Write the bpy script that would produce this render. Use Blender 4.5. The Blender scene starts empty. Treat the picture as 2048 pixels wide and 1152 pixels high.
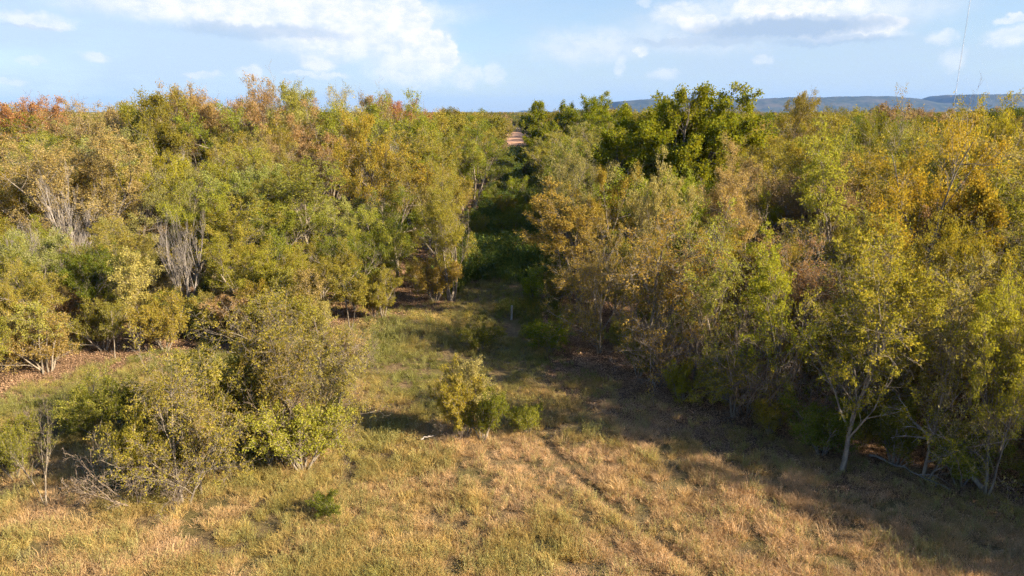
import bpy, math, random
import numpy as np

# ------------------------------------------------------------------ camera, sky, sun, exposure
SC = bpy.context.scene
COL = SC.collection
PITCH = math.radians(14.5)
CAM_Z = 12.0
F = 1365.0                      # focal length in pixels of the 2048 px wide photograph

cam = bpy.data.cameras.new('camera')
cam.sensor_width = 36.0
cam.lens = 24.0
cam.clip_start = 0.1
cam.clip_end = 30000.0
cam_o = bpy.data.objects.new('camera', cam)
cam_o.location = (0, 0, CAM_Z)
cam_o.rotation_euler = (math.pi / 2 - PITCH, 0, 0)
COL.objects.link(cam_o)
SC.camera = cam_o

SUN_EL = math.radians(27)
SUN_AZ = math.radians(114)      # clockwise from +Y: behind the camera, to the right
SKY_STRENGTH = 0.052
EXPOSURE = 1.72
SUN_STRENGTH = 5.0

sun = bpy.data.lights.new('sun', 'SUN')
sun.energy = SUN_STRENGTH
sun.angle = math.radians(0.53)
sun.color = (1.0, 0.84, 0.60)
sun_o = bpy.data.objects.new('sun', sun)
sd = (math.sin(SUN_AZ) * math.cos(SUN_EL), math.cos(SUN_AZ) * math.cos(SUN_EL), math.sin(SUN_EL))
from mathutils import Vector
sun_o.rotation_euler = Vector(sd).to_track_quat('Z', 'Y').to_euler()
sun_o.location = (40, -30, 60)
COL.objects.link(sun_o)

SC.view_settings.view_transform = 'Standard'
SC.view_settings.look = 'None'
SC.view_settings.gamma = 1.0
SC.view_settings.use_curve_mapping = False
SC.view_settings.exposure = EXPOSURE
SC.cycles.max_bounces = 4
SC.cycles.diffuse_bounces = 1
SC.cycles.glossy_bounces = 2
SC.cycles.transmission_bounces = 4
SC.cycles.volume_bounces = 0
SC.cycles.use_denoising = True
SC.cycles.use_adaptive_sampling = True
SC.cycles.adaptive_threshold = 0.025
SC.cycles.denoising_prefilter = 'NONE'
SC.cycles.denoising_input_passes = 'RGB_ALBEDO_NORMAL'
SC.cycles.time_limit = 900
SC.cycles.adaptive_min_samples = 16
SC.cycles.caustics_reflective = False
SC.cycles.caustics_refractive = False


def ray(px, py):
    x = (px - 1024) / F
    y = (576 - py) / F
    return (x, math.cos(PITCH) + y * math.sin(PITCH), -math.sin(PITCH) + y * math.cos(PITCH))


def G(px, py):
    """ground point under a pixel"""
    d = ray(px, py)
    s = CAM_Z / -d[2]
    return (s * d[0], s * d[1])


def azel(px, py):
    d = ray(px, py)
    return math.atan2(d[0], d[1]), math.atan2(d[2], math.hypot(d[0], d[1]))


class NT:
    """small helper round a node tree"""

    def __init__(self, tree):
        self.t = tree

    def n(self, typ, **kw):
        nd = self.t.nodes.new(typ)
        for k, v in kw.items():
            setattr(nd, k, v)
        return nd

    def l(self, a, b):
        self.t.links.new(a, b)

    def m(self, op, a, b=None, c=None, clamp=False):
        nd = self.t.nodes.new('ShaderNodeMath')
        nd.operation = op
        nd.use_clamp = clamp
        for i, v in enumerate((a, b, c)):
            if v is None:
                continue
            if isinstance(v, (int, float)):
                nd.inputs[i].default_value = v
            else:
                self.l(v, nd.inputs[i])
        return nd.outputs[0]

    def v(self, op, a, b=None, out=0):
        nd = self.t.nodes.new('ShaderNodeVectorMath')
        nd.operation = op
        for i, v in enumerate((a, b)):
            if v is None:
                continue
            if isinstance(v, tuple):
                nd.inputs[i].default_value = v
            else:
                self.l(v, nd.inputs[i])
        return nd.outputs[out]

    def mix(self, f, a, b, blend='MIX'):
        nd = self.t.nodes.new('ShaderNodeMix')
        nd.data_type = 'RGBA'
        nd.blend_type = blend
        nd.clamp_factor = True
        for s, v in ((nd.inputs[0], f), (nd.inputs[6], a), (nd.inputs[7], b)):
            if isinstance(v, (int, float)):
                s.default_value = v
            elif isinstance(v, tuple):
                s.default_value = v if len(v) == 4 else v + (1,)
            else:
                self.l(v, s)
        return nd.outputs[2]

    def ss(self, v, lo, hi, o0=0.0, o1=1.0):
        nd = self.t.nodes.new('ShaderNodeMapRange')
        nd.interpolation_type = 'SMOOTHSTEP'
        self.l(v, nd.inputs[0])
        for i, q in enumerate((lo, hi, o0, o1)):
            nd.inputs[i + 1].default_value = q
        return nd.outputs[0]

    def noise(self, vec, scale, detail=4, rough=0.55, out=0, dist=0.0, dim='3D'):
        nd = self.t.nodes.new('ShaderNodeTexNoise')
        nd.noise_dimensions = dim
        if vec is not None:
            self.l(vec, nd.inputs['Vector'])
        nd.inputs['Scale'].default_value = scale
        nd.inputs['Detail'].default_value = detail
        nd.inputs['Roughness'].default_value = rough
        nd.inputs['Distortion'].default_value = dist
        return nd.outputs[out]


def build_world():
    w = bpy.data.worlds.new('World')
    SC.world = w
    w.use_nodes = True
    w.cycles.sampling_method = 'NONE'      # a smooth sky: rays that leave the scene find it by themselves
    k = NT(w.node_tree)
    bg = w.node_tree.nodes['Background']
    sky = k.n('ShaderNodeTexSky')
    sky.sky_type = 'NISHITA'
    sky.sun_disc = False
    sky.sun_elevation = SUN_EL
    sky.sun_rotation = SUN_AZ
    sky.altitude = 200
    sky.air_density = 1.1
    sky.dust_density = 0.5
    sky.ozone_density = 2.2
    tc = k.n('ShaderNodeTexCoord')
    sep = k.n('ShaderNodeSeparateXYZ')
    k.l(tc.outputs['Generated'], sep.inputs[0])
    az = k.m('ARCTAN2', sep.outputs[0], sep.outputs[1])
    el = k.m('ARCSINE', sep.outputs[2])
    comb = k.n('ShaderNodeCombineXYZ')
    k.l(az, comb.inputs[0])
    k.l(el, comb.inputs[1])
    P = comb.outputs[0]
    # billowing displacement of the lookup point
    n1 = k.noise(P, 22, 6, 0.6, out=1)
    n1 = k.v('SUBTRACT', n1, (0.5, 0.5, 0.5))
    n1 = k.v('MULTIPLY', n1, (0.040, 0.026, 0))
    n2 = k.noise(P, 90, 5, 0.6, out=1)
    n2 = k.v('SUBTRACT', n2, (0.5, 0.5, 0.5))
    n2 = k.v('MULTIPLY', n2, (0.017, 0.014, 0))
    D = k.v('ADD', k.v('ADD', P, n1), n2)
    stretch = k.v('MULTIPLY', P, (7, 26, 1))
    wisp = k.noise(stretch, 1.0, 7, 0.6)
    fine = k.noise(k.v('MULTIPLY', P, (40, 62, 1)), 1.0, 6, 0.62)

    def blob(px, py, rx, ry, soft, strength):
        a, e = azel(px, py)
        a2, _ = azel(px + rx, py)
        _, e2 = azel(px, py - ry)
        q = k.v('SUBTRACT', D, (a, e, 0))
        q = k.v('MULTIPLY', q, (1 / abs(a2 - a), 1 / abs(e2 - e), 0))
        r = k.v('LENGTH', q, out=1)
        return k.ss(r, 1.0 + soft * 0.42, 1.0 - soft * 0.42, 0, min(1.0, strength * 1.12))

    def union(lst):
        acc = lst[0]
        for b in lst[1:]:
            acc = k.m('MAXIMUM', acc, b)
        return acc
    # thin high veil all round the sky, thicker where the photograph's is
    veil = k.ss(wisp, 0.36, 0.76, 0.42, 0.78)
    veil = k.m('MULTIPLY', veil, k.ss(el, 0.45, 0.13, 0.10, 1.0))      # thins out overhead, where one looks through less of it
    veil = k.m('ADD', veil, union([blob(380, 80, 400, 120, 1.2, 0.42), blob(1500, 130, 500, 90, 1.4, 0.35), blob(1160, 110, 110, 40, 1.2, 0.3),
                                   blob(1900, 140, 90, 70, 1.2, 0.3)]), clamp=True)
    # the hard edged cumulus
    cum = union([
        blob(560, 18, 330, 42, 0.9, 0.85), blob(700, 60, 170, 60, 0.9, 0.8),
        blob(815, 42, 52, 46, 0.35, 1.0), blob(845, 88, 52, 40, 0.4, 1.0), blob(885, 112, 36, 34, 0.35, 1.0), blob(830, 130, 90, 40, 0.9, 0.75),
        blob(930, 155, 34, 20, 0.9, 0.55), blob(985, 150, 22, 22, 0.9, 0.45),
        blob(70, 40, 70, 18, 1.1, 0.6), blob(120, 50, 26, 12, 0.8, 0.7), blob(186, 110, 26, 11, 1.1, 0.55), blob(60, 122, 40, 6, 1.0, 0.3),
        blob(634, 124, 32, 18, 0.9, 0.7), blob(636, 150, 58, 7, 0.8, 0.6), blob(500, 146, 26, 14, 0.8, 0.6), blob(405, 152, 40, 7, 0.9, 0.45),
        blob(20, 162, 40, 7, 0.9, 0.5),
        blob(1600, 24, 260, 44, 1.3, 0.6), blob(1420, 60, 150, 40, 1.4, 0.4), blob(1180, 92, 110, 34, 1.4, 0.4), blob(1560, 14, 110, 28, 0.6, 0.95), blob(1690, 12, 80, 22, 0.7, 0.85), blob(1745, 50, 62, 24, 0.5, 0.9), blob(1700, 70, 110, 12, 0.8, 0.7),
        blob(1400, 46, 46, 20, 0.7, 0.85), blob(1360, 30, 60, 24, 1.0, 0.6), blob(1284, 104, 18, 12, 0.9, 0.7), blob(1240, 134, 14, 20, 0.9, 0.45), blob(1325, 150, 30, 12, 1.0, 0.4),
        blob(1888, 74, 28, 12, 1.2, 0.5), blob(2030, 70, 50, 18, 1.2, 0.6), blob(2030, 38, 40, 8, 0.8, 0.6), blob(1910, 120, 30, 24, 1.0, 0.4),
        blob(1520, 114, 20, 10, 0.9, 0.4), blob(1290, 6, 12, 6, 0.9, 0.4)])
    cum = k.m('MULTIPLY', cum, k.ss(fine, 0.15, 0.6, 0.8, 1.0))
    # scattered cumulus over the rest of the sky
    gen = k.noise(k.v('MULTIPLY', tc.outputs['Generated'], (1, 1, 2.2)), 3.2, 9, 0.62)
    gen = k.ss(gen, 0.60, 0.72, 0, 0.8)
    gen = k.m('MULTIPLY', gen, k.ss(el, 0.15, 0.24))
    cum = k.m('MAXIMUM', cum, gen)
    # shaded undersides
    shade = union([blob(530, 64, 165, 15, 0.9, 0.45), blob(1570, 56, 200, 22, 1.1, 0.85), blob(1450, 78, 130, 12, 1.2, 0.5), blob(1660, 82, 130, 10, 0.9, 0.5), blob(1330, 80, 60, 7, 1.0, 0.4),
                   blob(70, 56, 60, 5, 1.0, 0.3), blob(1580, 40, 140, 12, 0.8, 0.5)])
    base = k.mix(1.0, sky.outputs[0], (0.86, 0.95, 1.10), 'MULTIPLY')
    white = k.mix(k.ss(fine, 0.30, 0.66), (5.1, 5.5, 6.0), (6.6, 6.5, 6.3))
    veilc = (3.7, 4.5, 5.4)
    c = k.mix(k.m('MULTIPLY', veil, 0.85), base, veilc)
    c = k.mix(cum, c, white)
    c = k.mix(shade, c, (2.9, 3.7, 4.75))
    k.l(c, bg.inputs[0])
    bg.inputs[1].default_value = SKY_STRENGTH


build_world()

# ------------------------------------------------------------------ mesh helpers
RNG = np.random.default_rng(7)


def mesh_np(name, V, faces, mats=(), face_attr=None, smooth=False, midx=None):
    """V (n,3); faces: (m,k) int array with constant k"""
    me = bpy.data.meshes.new(name)
    faces = np.asarray(faces, dtype=np.int32)
    n, k = faces.shape
    me.vertices.add(len(V))
    me.vertices.foreach_set('co', np.asarray(V, dtype=np.float32).ravel())
    me.loops.add(n * k)
    me.loops.foreach_set('vertex_index', faces.ravel())
    me.polygons.add(n)
    me.polygons.foreach_set('loop_start', np.arange(0, n * k, k, dtype=np.int32))
    me.polygons.foreach_set('loop_total', np.full(n, k, dtype=np.int32))
    if smooth:
        me.polygons.foreach_set('use_smooth', np.ones(n, dtype=bool))
    for m in mats:
        me.materials.append(m)
    if midx is not None:
        me.polygons.foreach_set('material_index', np.asarray(midx, dtype=np.int32))
    me.update(calc_edges=True)
    if face_attr:
        for key, val in face_attr.items():
            a = me.attributes.new(key, 'FLOAT', 'FACE')
            a.data.foreach_set('value', np.asarray(val, dtype=np.float32))
    return me


def unit(a):
    return a / np.maximum(np.linalg.norm(a, axis=-1, keepdims=True), 1e-9)


def frames(T):
    ref = np.where(np.abs(T[..., 2:3]) > 0.9, np.array([1.0, 0, 0]), np.array([0, 0, 1.0]))
    u = unit(np.cross(T, ref))
    return u, np.cross(T, u)


def tubes(P, R, S):
    """polylines (N,K,3), radii (N,K) -> verts, quads"""
    N, K = R.shape
    T = unit(np.gradient(P, axis=1))
    u, v = frames(T)
    a = np.arange(S) * 2 * np.pi / S
    ring = np.cos(a)[None, None, :, None] * u[:, :, None, :] + np.sin(a)[None, None, :, None] * v[:, :, None, :]
    V = P[:, :, None, :] + ring * R[:, :, None, None]
    idx = np.arange(N * K * S).reshape(N, K, S)
    nx = np.roll(idx, -1, axis=2)
    Fq = np.stack([idx[:, :-1], nx[:, :-1], nx[:, 1:], idx[:, 1:]], axis=-1).reshape(-1, 4)
    return V.reshape(-1, 3), Fq


def joined(parts):
    Vs, Fs, o = [], [], 0
    for V, Fq in parts:
        Vs.append(V)
        Fs.append(Fq + o)
        o += len(V)
    return np.concatenate(Vs), np.concatenate(Fs)


def interp(P, R, idx, t):
    K = P.shape[1]
    f = np.clip(t, 0, 0.9999) * (K - 1)
    i = f.astype(int)
    w = (f - i)[:, None]
    a, b = P[idx, i], P[idx, i + 1]
    return a * (1 - w) + b * w, unit(b - a), R[idx, i] * (1 - w[:, 0]) + R[idx, i + 1] * w[:, 0]


def sprout(rng, P, R, n, t0, t1, ang, angj, ratio, up, wig, K, rr, droop=0.0, prof=0.5):
    """children polylines of every parent polyline"""
    N = P.shape[0]
    idx = np.repeat(np.arange(N), n)
    M = N * n
    t = t0 + (t1 - t0) * ((np.tile(np.arange(n), N) + rng.random(M)) / n)
    pos, tan, rad = interp(P, R, idx, t)
    Lp = np.linalg.norm(np.diff(P, axis=1), axis=2).sum(1)[idx]
    az = np.tile(np.arange(n), N) * 2.399 + rng.random(N)[idx] * 6.28 + rng.normal(0, 0.5, M)
    u, v = frames(tan)
    a = np.radians(rng.normal(ang, angj, M))
    d = np.cos(a)[:, None] * tan + np.sin(a)[:, None] * (np.cos(az)[:, None] * u + np.sin(az)[:, None] * v)
    d[:, 2] += up * 0.5
    d = unit(d)
    L = Lp * ratio * (1 - prof * t) * (0.65 + 0.7 * rng.random(M))
    out = np.zeros((M, K, 3))
    out[:, 0] = pos
    for j in range(1, K):
        d = d + rng.normal(0, wig, (M, 3))
        d[:, 2] += up / K - droop * j / K
        d = unit(d)
        out[:, j] = out[:, j - 1] + d * (L / (K - 1))[:, None]
    r0 = np.minimum(rad * rr, rad * 0.9)
    s = np.linspace(0, 1, K)
    RR = r0[:, None] * (1 - 0.72 * s[None, :])
    return out, np.maximum(RR, 0.004)


def stem_line(rng, base, d, L, r, K=8, wig=0.08, up=0.25, taper=0.6):
    P = np.zeros((K, 3))
    P[0] = base
    d = np.array(d, float)
    d /= np.linalg.norm(d)
    for j in range(1, K):
        d = d + rng.normal(0, wig, 3)
        d[2] += up / K
        d /= np.linalg.norm(d)
        P[j] = P[j - 1] + d * L / (K - 1)
    s = np.linspace(0, 1, K)
    R = r * (1 - taper * s)
    R[0] *= 1.35
    return P, R


def leaf_mesh(rng, P, n, size, jitter, t0=0.15, tuft=0.0, upbias=0.35, aspect=0.55, wob=0.35):
    """folded rhombic leaves along polylines; n per polyline"""
    N = P.shape[0]
    idx = np.repeat(np.arange(N), n)
    M = N * n
    t = t0 + (1 - t0) * rng.random(M) ** (1.0 / (1.0 + tuft))
    pos, tan, _ = interp(P, np.ones(P.shape[:2]), idx, t)
    pos = pos + rng.normal(0, jitter, (M, 3))
    d = unit(rng.normal(0, 1, (M, 3)) + tan * 0.8 + np.array([0, 0, -0.15]))
    nrm = unit(rng.normal(0, 1, (M, 3)) + np.array([0, 0, upbias * 2]))
    side = unit(np.cross(d, nrm))
    nrm = np.cross(side, d)
    s = size * (1 - wob + 2 * wob * rng.random(M))[:, None]
    b = pos
    tip = pos + d * s
    mid = pos + d * s * 0.5 + nrm * s * 0.10
    l = mid + side * s * aspect * 0.5 - nrm * s * 0.18
    r = mid - side * s * aspect * 0.5 - nrm * s * 0.18
    V = np.stack([b, l, tip, r], axis=1).reshape(-1, 3)
    Fq = np.arange(M * 4).reshape(M, 4)
    # colour value: part from the twig, part from the leaf
    clump = rng.random(N)[idx]
    val = np.clip(0.45 * clump + 0.55 * rng.random(M), 0, 1)
    return V, Fq, val, rng.random(M)


# ------------------------------------------------------------------ materials
def new_mat(name):
    m = bpy.data.materials.new(name)
    m.use_nodes = True
    m.node_tree.nodes.clear()
    k = NT(m.node_tree)
    out = k.n('ShaderNodeOutputMaterial')
    return m, k, out


def leaf_material(name, source='OBJECT', trans=0.5, gloss=0.05):
    m, k, out = new_mat(name)
    if source == 'OBJECT':
        oi = k.n('ShaderNodeObjectInfo')
        ca = oi.outputs['Color']
        at = k.n('ShaderNodeAttribute', attribute_type='OBJECT', attribute_name='second_colour')
        cb = at.outputs['Color']
    else:
        at = k.n('ShaderNodeAttribute', attribute_type='INSTANCER', attribute_name='tint')
        ca = at.outputs['Color']
        at2 = k.n('ShaderNodeAttribute', attribute_type='INSTANCER', attribute_name='tint2')
        cb = at2.outputs['Color']
    a1 = k.n('ShaderNodeAttribute', attribute_name='val')
    a2 = k.n('ShaderNodeAttribute', attribute_name='val2')
    c = k.mix(k.ss(a1.outputs['Fac'], 0.25, 0.8), ca, cb)
    f = k.m('MULTIPLY_ADD', a2.outputs['Fac'], 0.55, 0.80)
    cc = k.n('ShaderNodeCombineXYZ')
    for i in range(3):
        k.l(f, cc.inputs[i])
    c = k.mix(1.0, c, cc.outputs[0], 'MULTIPLY')
    df = k.n('ShaderNodeBsdfDiffuse')
    tr = k.n('ShaderNodeBsdfTranslucent')
    k.l(c, df.inputs[0])
    warm = k.mix(1.0, c, (1.15, 1.05, 0.55), 'MULTIPLY')
    k.l(warm, tr.inputs[0])
    mx = k.n('ShaderNodeMixShader')
    mx.inputs[0].default_value = trans
    k.l(df.outputs[0], mx.inputs[1])
    k.l(tr.outputs[0], mx.inputs[2])
    k.l(mx.outputs[0], out.inputs[0])
    return m


def bark_material(name, c1, c2, scale=6.0):
    m, k, out = new_mat(name)
    tc = k.n('ShaderNodeTexCoord')
    v = k.v('MULTIPLY', tc.outputs['Object'], (1, 1, 0.3))
    n = k.noise(v, scale, 6, 0.65)
    n2 = k.noise(tc.outputs['Object'], scale * 5, 4, 0.6)
    f = k.ss(k.m('ADD', k.m('MULTIPLY', n, 0.7), k.m('MULTIPLY', n2, 0.3)), 0.35, 0.65)
    c = k.mix(f, c1, c2)
    oi = k.n('ShaderNodeObjectInfo')
    r = k.m('MULTIPLY_ADD', oi.outputs['Random'], 0.5, 0.75)
    cc = k.n('ShaderNodeCombineXYZ')
    for i in range(3):
        k.l(r, cc.inputs[i])
    c = k.mix(1.0, c, cc.outputs[0], 'MULTIPLY')
    b = k.n('ShaderNodeBsdfPrincipled')
    k.l(c, b.inputs['Base Color'])
    b.inputs['Roughness'].default_value = 0.9
    bp = k.n('ShaderNodeBump')
    bp.inputs['Strength'].default_value = 0.6
    bp.inputs['Distance'].default_value = 0.02
    k.l(n2, bp.inputs['Height'])
    k.l(bp.outputs[0], b.inputs['Normal'])
    k.l(b.outputs[0], out.inputs[0])
    return m


LEAF = leaf_material('leaf')
GRASS = leaf_material('grass_blade', 'INSTANCER', 0.3, 0.03)
FARLEAF = leaf_material('far_leaf', 'INSTANCER', 0.3, 0.0)
BARK = bark_material('grey_bark', (0.085, 0.066, 0.05), (0.31, 0.26, 0.20))
BARK_DARK = bark_material('dark_bark', (0.05, 0.04, 0.032), (0.17, 0.14, 0.11))
BARK_BRUSH = bark_material('dry_twigs', (0.13, 0.095, 0.07), (0.27, 0.21, 0.16))
BARK_PALE = bark_material('weathered_wood', (0.16, 0.135, 0.118), (0.35, 0.31, 0.28))


# ------------------------------------------------------------------ ground
def smooth01(x):
    x = np.clip(x, 0, 1)
    return x * x * (3 - 2 * x)


def corridor_x(y):
    return np.interp(y, [20, 43, 66, 95, 150, 300, 450], [-2.0, -1.0, -0.1, .8, 1.4, 4.0, 6.5])


RUT = [G(1085, 880), G(1130, 930), G(1195, 990), G(1290, 1060), G(1400, 1140), G(1500, 1230)]
RUT_A = np.array(RUT)
RUT2 = [(a - 1.15, b - .75) for a, b in RUT]


def dist_poly(x, y, poly):
    d = np.full(np.shape(x), 1e9)
    for (ax, ay), (bx, by) in zip(poly[:-1], poly[1:]):
        vx, vy = bx - ax, by - ay
        t = np.clip(((x - ax) * vx + (y - ay) * vy) / (vx * vx + vy * vy), 0, 1)
        d = np.minimum(d, np.hypot(x - ax - t * vx, y - ay - t * vy))
    return d


def gz(x, y):
    x = np.asarray(x, float)
    y = np.asarray(y, float)
    fade = 1 - smooth01((np.hypot(x, y) - 60) / 60)
    z = 0.10 * np.sin(x * 0.31 + 0.7) * np.cos(y * 0.27) + 0.05 * np.sin(x * 0.9 + y * 0.7) + 0.03 * np.sin(2.3 * x - 1.1 * y) * np.sin(1.7 * y)
    z = z * fade
    d = dist_poly(x, y, RUT)
    z = z - 0.10 * np.exp(-(d / 0.26) ** 2) - 0.06 * np.exp(-(dist_poly(x, y, RUT2) / 0.3) ** 2)
    return z


def axis(lo, hi, step, far, grow=1.16):
    a = list(np.arange(lo, hi + 1e-6, step))
    s = step
    x = hi
    while x < far:
        s *= grow
        x += s
        a.append(x)
    s = step
    x = lo
    pre = []
    while x > -far:
        s *= grow
        x -= s
        pre.append(x)
    return np.array(pre[::-1] + a)


# fronts of the two woods on the ground (metres), seen from the meadow
LEFT_FRONT = [(-60, 21)] + [G(-260, 900), G(0, 795), G(130, 752), G(300, 708), G(420, 716), G(560, 716), G(690, 688), G(770, 650), G(900, 622)]
RIGHT_FRONT = [G(1082, 655), G(1105, 715), G(1230, 775), G(1420, 845), G(1590, 895), G(1720, 930), G(2000, 1010), (18.5, 15.7), (25, 9.4), (33, 2.8), (45, -6)]


def front_y(poly, x):
    p = np.array(poly)
    return np.interp(x, p[:, 0], p[:, 1])


def in_wood(x, y, margin=0.0, cgap=0.0):
    """True inside either wood (behind its front, outside the overgrown track)"""
    x = np.asarray(x, float)
    y = np.asarray(y, float)
    cx = corridor_x(y)
    half = 3.0
    half = half + cgap
    left = (x < cx - half) & (y > front_y(LEFT_FRONT, x) + margin)
    right = (x > cx + half) & (y > front_y(RIGHT_FRONT, x) + margin)
    return left | right


LITTER_FRONT = [G(1085, 690), G(1105, 765), G(1190, 835), G(1420, 892), G(1700, 970), G(2000, 1050), (20, 13), (28, 5.5), (45, -8)]


def on_litter(x, y):
    x = np.asarray(x, float)
    y = np.asarray(y, float)
    f = front_y(LITTER_FRONT, x) + .5 * np.sin(x * 2.1) + .3 * np.sin(x * 5.3 + y)
    return (x > LITTER_FRONT[0][0]) & (y > f) & (y < 60)


def leaf_margin(x, y):
    return np.where((x > -17) & (x < corridor_x(y)), 1.6, -1.2)


def build_ground():
    xs = axis(-26, 26, 0.26, 9000)
    ys = axis(8, 48, 0.26, 9000)
    ys = ys[ys > -400]
    X, Y = np.meshgrid(xs, ys, indexing='ij')
    Z = gz(X, Y)
    V = np.stack([X, Y, Z], -1).reshape(-1, 3)
    nx, ny = len(xs), len(ys)
    i = np.arange(nx * ny).reshape(nx, ny)
    Fq = np.stack([i[:-1, :-1], i[1:, :-1], i[1:, 1:], i[:-1, 1:]], -1).reshape(-1, 4)
    m, k, out = new_mat('soil_and_thatch')
    ge = k.n('ShaderNodeNewGeometry')
    P = ge.outputs['Position']
    at = k.n('ShaderNodeAttribute', attribute_name='wood')
    a = k.noise(P, 0.45, 6, 0.6)
    b = k.noise(P, 5.0, 6, 0.7)
    c = k.noise(P, 38.0, 4, 0.7)
    thatch = k.mix(k.ss(b, 0.3, 0.7), (0.11, 0.072, 0.040), (0.27, 0.195, 0.10))
    thatch = k.mix(k.ss(a, 0.42, 0.62, 0, 0.6), thatch, (0.12, 0.115, 0.035))
    thatch = k.mix(k.ss(c, 0.42, 0.66, 0, 0.55), thatch, (0.05, 0.035, 0.022))
    litter = k.mix(k.ss(b, 0.3, 0.68), (0.06, 0.036, 0.024), (0.15, 0.09, 0.055))
    litter = k.mix(k.ss(c, 0.45, 0.68, 0, 0.6), litter, (0.24, 0.145, 0.08))
    col = k.mix(at.outputs['Fac'], thatch, litter)
    bs = k.n('ShaderNodeBsdfPrincipled')
    k.l(col, bs.inputs['Base Color'])
    bs.inputs['Roughness'].default_value = 1.0
    bs.inputs['Specular IOR Level'].default_value = 0.1
    bp = k.n('ShaderNodeBump')
    bp.inputs['Strength'].default_value = 0.9
    bp.inputs['Distance'].default_value = 0.08
    k.l(k.m('ADD', b, k.m('MULTIPLY', c, 0.5)), bp.inputs['Height'])
    k.l(bp.outputs[0], bs.inputs['Normal'])
    k.l(bs.outputs[0], out.inputs[0])
    me = mesh_np('ground', V, Fq, [m], smooth=True)
    wv = (in_wood(V[:, 0], V[:, 1], leaf_margin(V[:, 0], V[:, 1])) | on_litter(V[:, 0], V[:, 1])) & (np.hypot(V[:, 0], V[:, 1]) < 260)
    at = me.attributes.new('wood', 'FLOAT', 'POINT')
    at.data.foreach_set('value', wv.astype(np.float32))
    o = bpy.data.objects.new('ground', me)
    o['kind'] = 'structure'
    o['label'] = 'dry meadow soil and brown leaf floor running to the horizon'
    COL.objects.link(o)


build_ground()


def vnoise(x, y, seed=0):
    """cheap smooth value noise, vectorised"""
    x = np.asarray(x, float)
    y = np.asarray(y, float)
    xi, yi = np.floor(x).astype(np.int64), np.floor(y).astype(np.int64)
    fx, fy = x - xi, y - yi
    fx, fy = fx * fx * (3 - 2 * fx), fy * fy * (3 - 2 * fy)

    def h(a, b):
        n = (a * 374761393 + b * 668265263 + seed * 1274126177) & 0xffffffff
        n = ((n ^ (n >> 13)) * 1274126177) & 0xffffffff
        return ((n ^ (n >> 16)) & 0xffff) / 65535.0
    return (h(xi, yi) * (1 - fx) + h(xi + 1, yi) * fx) * (1 - fy) + (h(xi, yi + 1) * (1 - fx) + h(xi + 1, yi + 1) * fx) * fy


def fbm(x, y, seed=0, oct=4):
    s, a, t = 0, 1, 0
    for i in range(oct):
        s = s + a * vnoise(x * 2 ** i, y * 2 ** i, seed + i)
        t += a
        a *= 0.5
    return s / t


# ------------------------------------------------------------------ distant ridge
def hill_material():
    m, k, out = new_mat('wooded_ridge')
    ge = k.n('ShaderNodeNewGeometry')
    a = k.noise(ge.outputs['Position'], 0.03, 6, 0.7)
    b = k.noise(ge.outputs['Position'], 0.006, 4, 0.6)
    c = k.mix(k.ss(a, 0.36, 0.66), (0.02, 0.03, 0.022), (0.07, 0.075, 0.055))
    c = k.mix(k.ss(b, 0.5, 0.72, 0, 0.4), c, (0.18, 0.13, 0.10))
    d = k.n('ShaderNodeBsdfDiffuse')
    k.l(c, d.inputs[0])
    k.l(d.outputs[0], out.inputs[0])
    return m


def build_hill(name, Yc, prof, depth, label):
    """prof: list of (photo px, photo py of the skyline) at distance Yc"""
    pts = []
    for px, py in prof:
        d = ray(px, py)
        s = Yc / d[1]
        pts.append((s * d[0], CAM_Z + s * d[2]))
    pts = np.array(pts)
    xs = np.arange(pts[0, 0], pts[-1, 0], 14.0)
    top = np.maximum(np.interp(xs, pts[:, 0], pts[:, 1]), 0)
    t = np.linspace(0, 1, 34)
    shape = np.where(t < 0.45, smooth01(t / 0.45) ** 1.1, np.where(t < 0.8, 1.0, smooth01((1 - t) / 0.2)))
    X = np.repeat(xs[:, None], len(t), 1)
    Y = Yc + (t[None, :] - 0.45) * depth + 120 * (fbm(xs / 300, xs * 0, 3)[:, None] - 0.5)
    Z = top[:, None] * shape[None, :] * (0.94 + 0.12 * fbm(X / 160, Y / 160, 5)) + 6.0 * (fbm(X / 26, Y / 26, 9, 3) - 0.5) * (shape[None, :] > 0.1) - 2
    V = np.stack([X, Y, Z], -1).reshape(-1, 3)
    i = np.arange(V.shape[0]).reshape(X.shape)
    Fq = np.stack([i[:-1, :-1], i[1:, :-1], i[1:, 1:], i[:-1, 1:]], -1).reshape(-1, 4)
    o = bpy.data.objects.new(name, mesh_np(name, V, Fq, [HILL]))
    o['kind'] = 'structure'
    o['label'] = label
    COL.objects.link(o)


HILL = hill_material()
build_hill('hills', 3600, [(1205, 226), (1222, 214), (1236, 203), (1290, 199), (1370, 197), (1450, 198), (1540, 196), (1600, 194), (1680, 193), (1780, 192),
                          (1830, 196), (1880, 207), (1900, 204), (1915, 195), (1935, 189), (1985, 188), (2060, 187), (2200, 190), (2500, 196), (2900, 205), (3100, 226)], 900,
           'long flat topped wooded ridge, blue in the distance')
build_hill('hills', 5200, [(985, 230), (1020, 227), (1034, 224), (1044, 221), (1070, 221), (1110, 223), (1150, 228)], 800,
           'small blue hill far away beyond the end of the track')

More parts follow.
